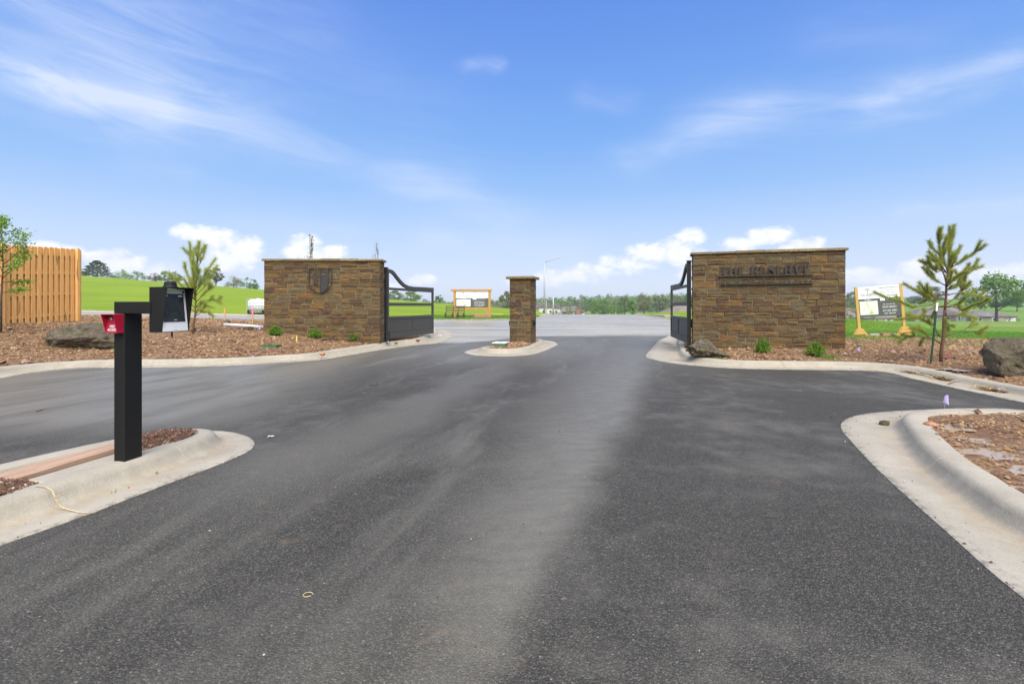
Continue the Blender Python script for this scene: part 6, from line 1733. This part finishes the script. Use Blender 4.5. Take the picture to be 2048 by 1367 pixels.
# crumbs on the asphalt and in the gutters
def near_line(L, n, spread, off=0.0):
    k = RNG.integers(0, len(L), n); nr = normals2(np.asarray(L)); P = np.asarray(L)[k] + nr[k] * (RNG.normal(0, spread, n) + off)[:, None] + RNG.normal(0, .06, (n, 2))
    return np.stack([P[:, 0], P[:, 1], road_z(P[:, 0], P[:, 1]) + .012], 1)
cr = [near_line(NK[0][(NK[0][:, 1] > 1.5)], 260, .05, .03), near_line(LK[0], 260, .07, .06), near_line(RK[0][RK[0][:, 1] < 20], 300, .07, .06), near_line(ISL_OUT and ILF, 160, .10, -.12)]
X = RNG.uniform(-8, 6, 900); Y = RNG.uniform(1.6, 13, 900); ok = inside(ROAD_POLY, X, Y) & ~inside([tuple(p) for p in ILF], X, Y); cr.append(np.stack([X, Y, road_z(X, Y) + .003], 1)[ok])
tip = np.array(at(1740, 838)); q = RNG.normal(0, 1, (70, 2)) * np.array([.35, .16]) + tip; cr.append(np.stack([q[:, 0], q[:, 1], np.full(70, .012)], 1))
tip = np.array(at(1312, 703)); q = RNG.normal(0, 1, (60, 2)) * np.array([.35, .8]) + tip + np.array([.3, 0]); cr.append(np.stack([q[:, 0], q[:, 1], np.full(60, .02)], 1))
scatter('grit', np.concatenate(cr), .0075, pebble_m, .6, 1.6)
# straw swept into the gutters
def straw(px0, py0, px1, py1, n, w):
    a, b = np.array(at(px0, py0)), np.array(at(px1, py1)); t = RNG.beta(1.2, 2.0, n); P = a + (b - a) * t[:, None] + RNG.normal(0, w, (n, 2)) * (1.1 - t)[:, None]
    return np.stack([P[:, 0], P[:, 1], road_z(P[:, 0], P[:, 1]) + .015 + RNG.uniform(0, .05, n) * (1 - t)], 1)
S = np.concatenate([straw(1770, 735, 1850, 752, 1500, .12), straw(1880, 757, 1910, 764, 420, .09), straw(1972, 779, 2030, 788, 350, .08), straw(112, 733, 150, 729, 800, .12), straw(1742, 733, 1775, 735, 200, .06)])
n = len(S); th = RNG.uniform(0, 6.28, n); L = RNG.uniform(.03, .08, n); d = np.stack([np.cos(th), np.sin(th), RNG.normal(0, .2, n)], 1) * L[:, None]; w = np.stack([-np.sin(th), np.cos(th), np.zeros(n)], 1) * .006
V = np.stack([S - d - w, S - d + w, S + d + w, S + d - w], 1).reshape(-1, 3); o = link('straw', np_mesh('straw', V, np.arange(4 * n).reshape(n, 4), straw_m)); tag(o, kind='stuff')
# blades of turf where the grass comes nearest
def turf(name, X, Y, Z, h, wd):
    n = len(X); th = RNG.uniform(0, 6.28, n); ln = RNG.normal(0, .35, (n, 2)); hh = h * RNG.uniform(.5, 1.3, n); P = np.stack([X, Y, Z - .01], 1); w = np.stack([np.cos(th), np.sin(th), np.zeros(n)], 1) * wd / 2
    T_ = P + np.stack([ln[:, 0] * hh, ln[:, 1] * hh, hh], 1); V = np.stack([P - w, P + w, T_], 1).reshape(-1, 3); o = link(name, np_mesh(name, V, np.arange(3 * n).reshape(n, 3), blade_m)); tag(o, kind='stuff')
n = 150000; X = RNG.uniform(7, 30, n); Y = 14 + 24 * RNG.uniform(0, 1, n) ** 1.6; ok = ~inside(ROAD_POLY, X, Y) & (~inside(BED_R, X, Y) | (RNG.uniform(0, 1, n) < .06 * (Y > 13.5))) & (X > .55 * Y - .5); X, Y = X[ok], Y[ok]
Zt = np.where(inside(BED_R, X, Y), bed_right_z(X, Y), field_z(X, Y)); turf('grass', X, Y, Zt, .11, .018)
n = 60000; X = RNG.uniform(-9, 3.5, n); Y = RNG.uniform(41, 52, n); ok = ~inside(ROAD_POLY, X, Y) & (dist_line([tuple(p) for p in FK[2]], X, Y) > .1); X, Y = X[ok], Y[ok]; turf('grass', X, Y, field_z(X, Y), .10, .03)
n = 500; c = np.concatenate([np.array(drop(1660, 715)[:2]) + RNG.normal(0, .12, (260, 2)), np.array(drop(1440, 716)[:2]) + RNG.normal(0, .06, (120, 2)), np.array(drop(1408, 714)[:2]) + RNG.normal(0, .06, (120, 2))]); turf('grass', c[:, 0], c[:, 1], bed_right_z(c[:, 0], c[:, 1]), .08, .014)

# ------------------------------------------------------------------ rain water standing in the beds
def puddle(px, py, wpx, hpx, seed, zoff=-.004):
    x, y, z = drop(px, py); W = wpx / FPX * y / 2; D = (hpx / FPX * y * y / (EYE - z)) / 2; r = random.Random(seed); n = 40; V = [(x, y, z + zoff)]; ph = [r.uniform(0, 6.28) for _ in range(4)]
    for k in range(n):
        t = 2 * math.pi * k / n; q = 1 + .28 * math.sin(3 * t + ph[0]) + .22 * math.sin(5 * t + ph[1]) + .12 * math.sin(9 * t + ph[2]); V.append((x + W * q * math.cos(t), y + D * q * math.sin(t), z + zoff))
    o = link('puddle', np_mesh('puddle', V, [(0, 1 + k, 1 + (k + 1) % n) for k in range(n)], water_m)); tag(o, kind='structure')
puddle(1925, 739, 90, 5, 1, .004); puddle(1895, 853, 100, 15, 2, -.001); puddle(1955, 880, 70, 12, 3, -.002); puddle(1985, 908, 170, 24, 4, .0); puddle(2040, 940, 90, 22, 5, -.001); puddle(2010, 975, 60, 16, 7, .002); puddle(1770, 722, 30, 3, 6, .002)

# ------------------------------------------------------------------ damp spring air
hm = bpy.data.materials.new('haze'); hm.use_nodes = True; nt = hm.node_tree; nt.nodes.clear(); T = Tree(nt)
ho = T.n('OutputMaterial'); hv = T.n('VolumePrincipled'); hv.inputs['Color'].default_value = (.86, .90, .95, 1); hv.inputs['Density'].default_value = .00034; hv.inputs['Anisotropy'].default_value = .2
T.l(hv.outputs[0], ho.inputs['Volume'])
m = MB(); m.box((0, 0, 11), (3600, 3600, 38)); o = m.build('haze', hm); tag(o, kind='stuff')
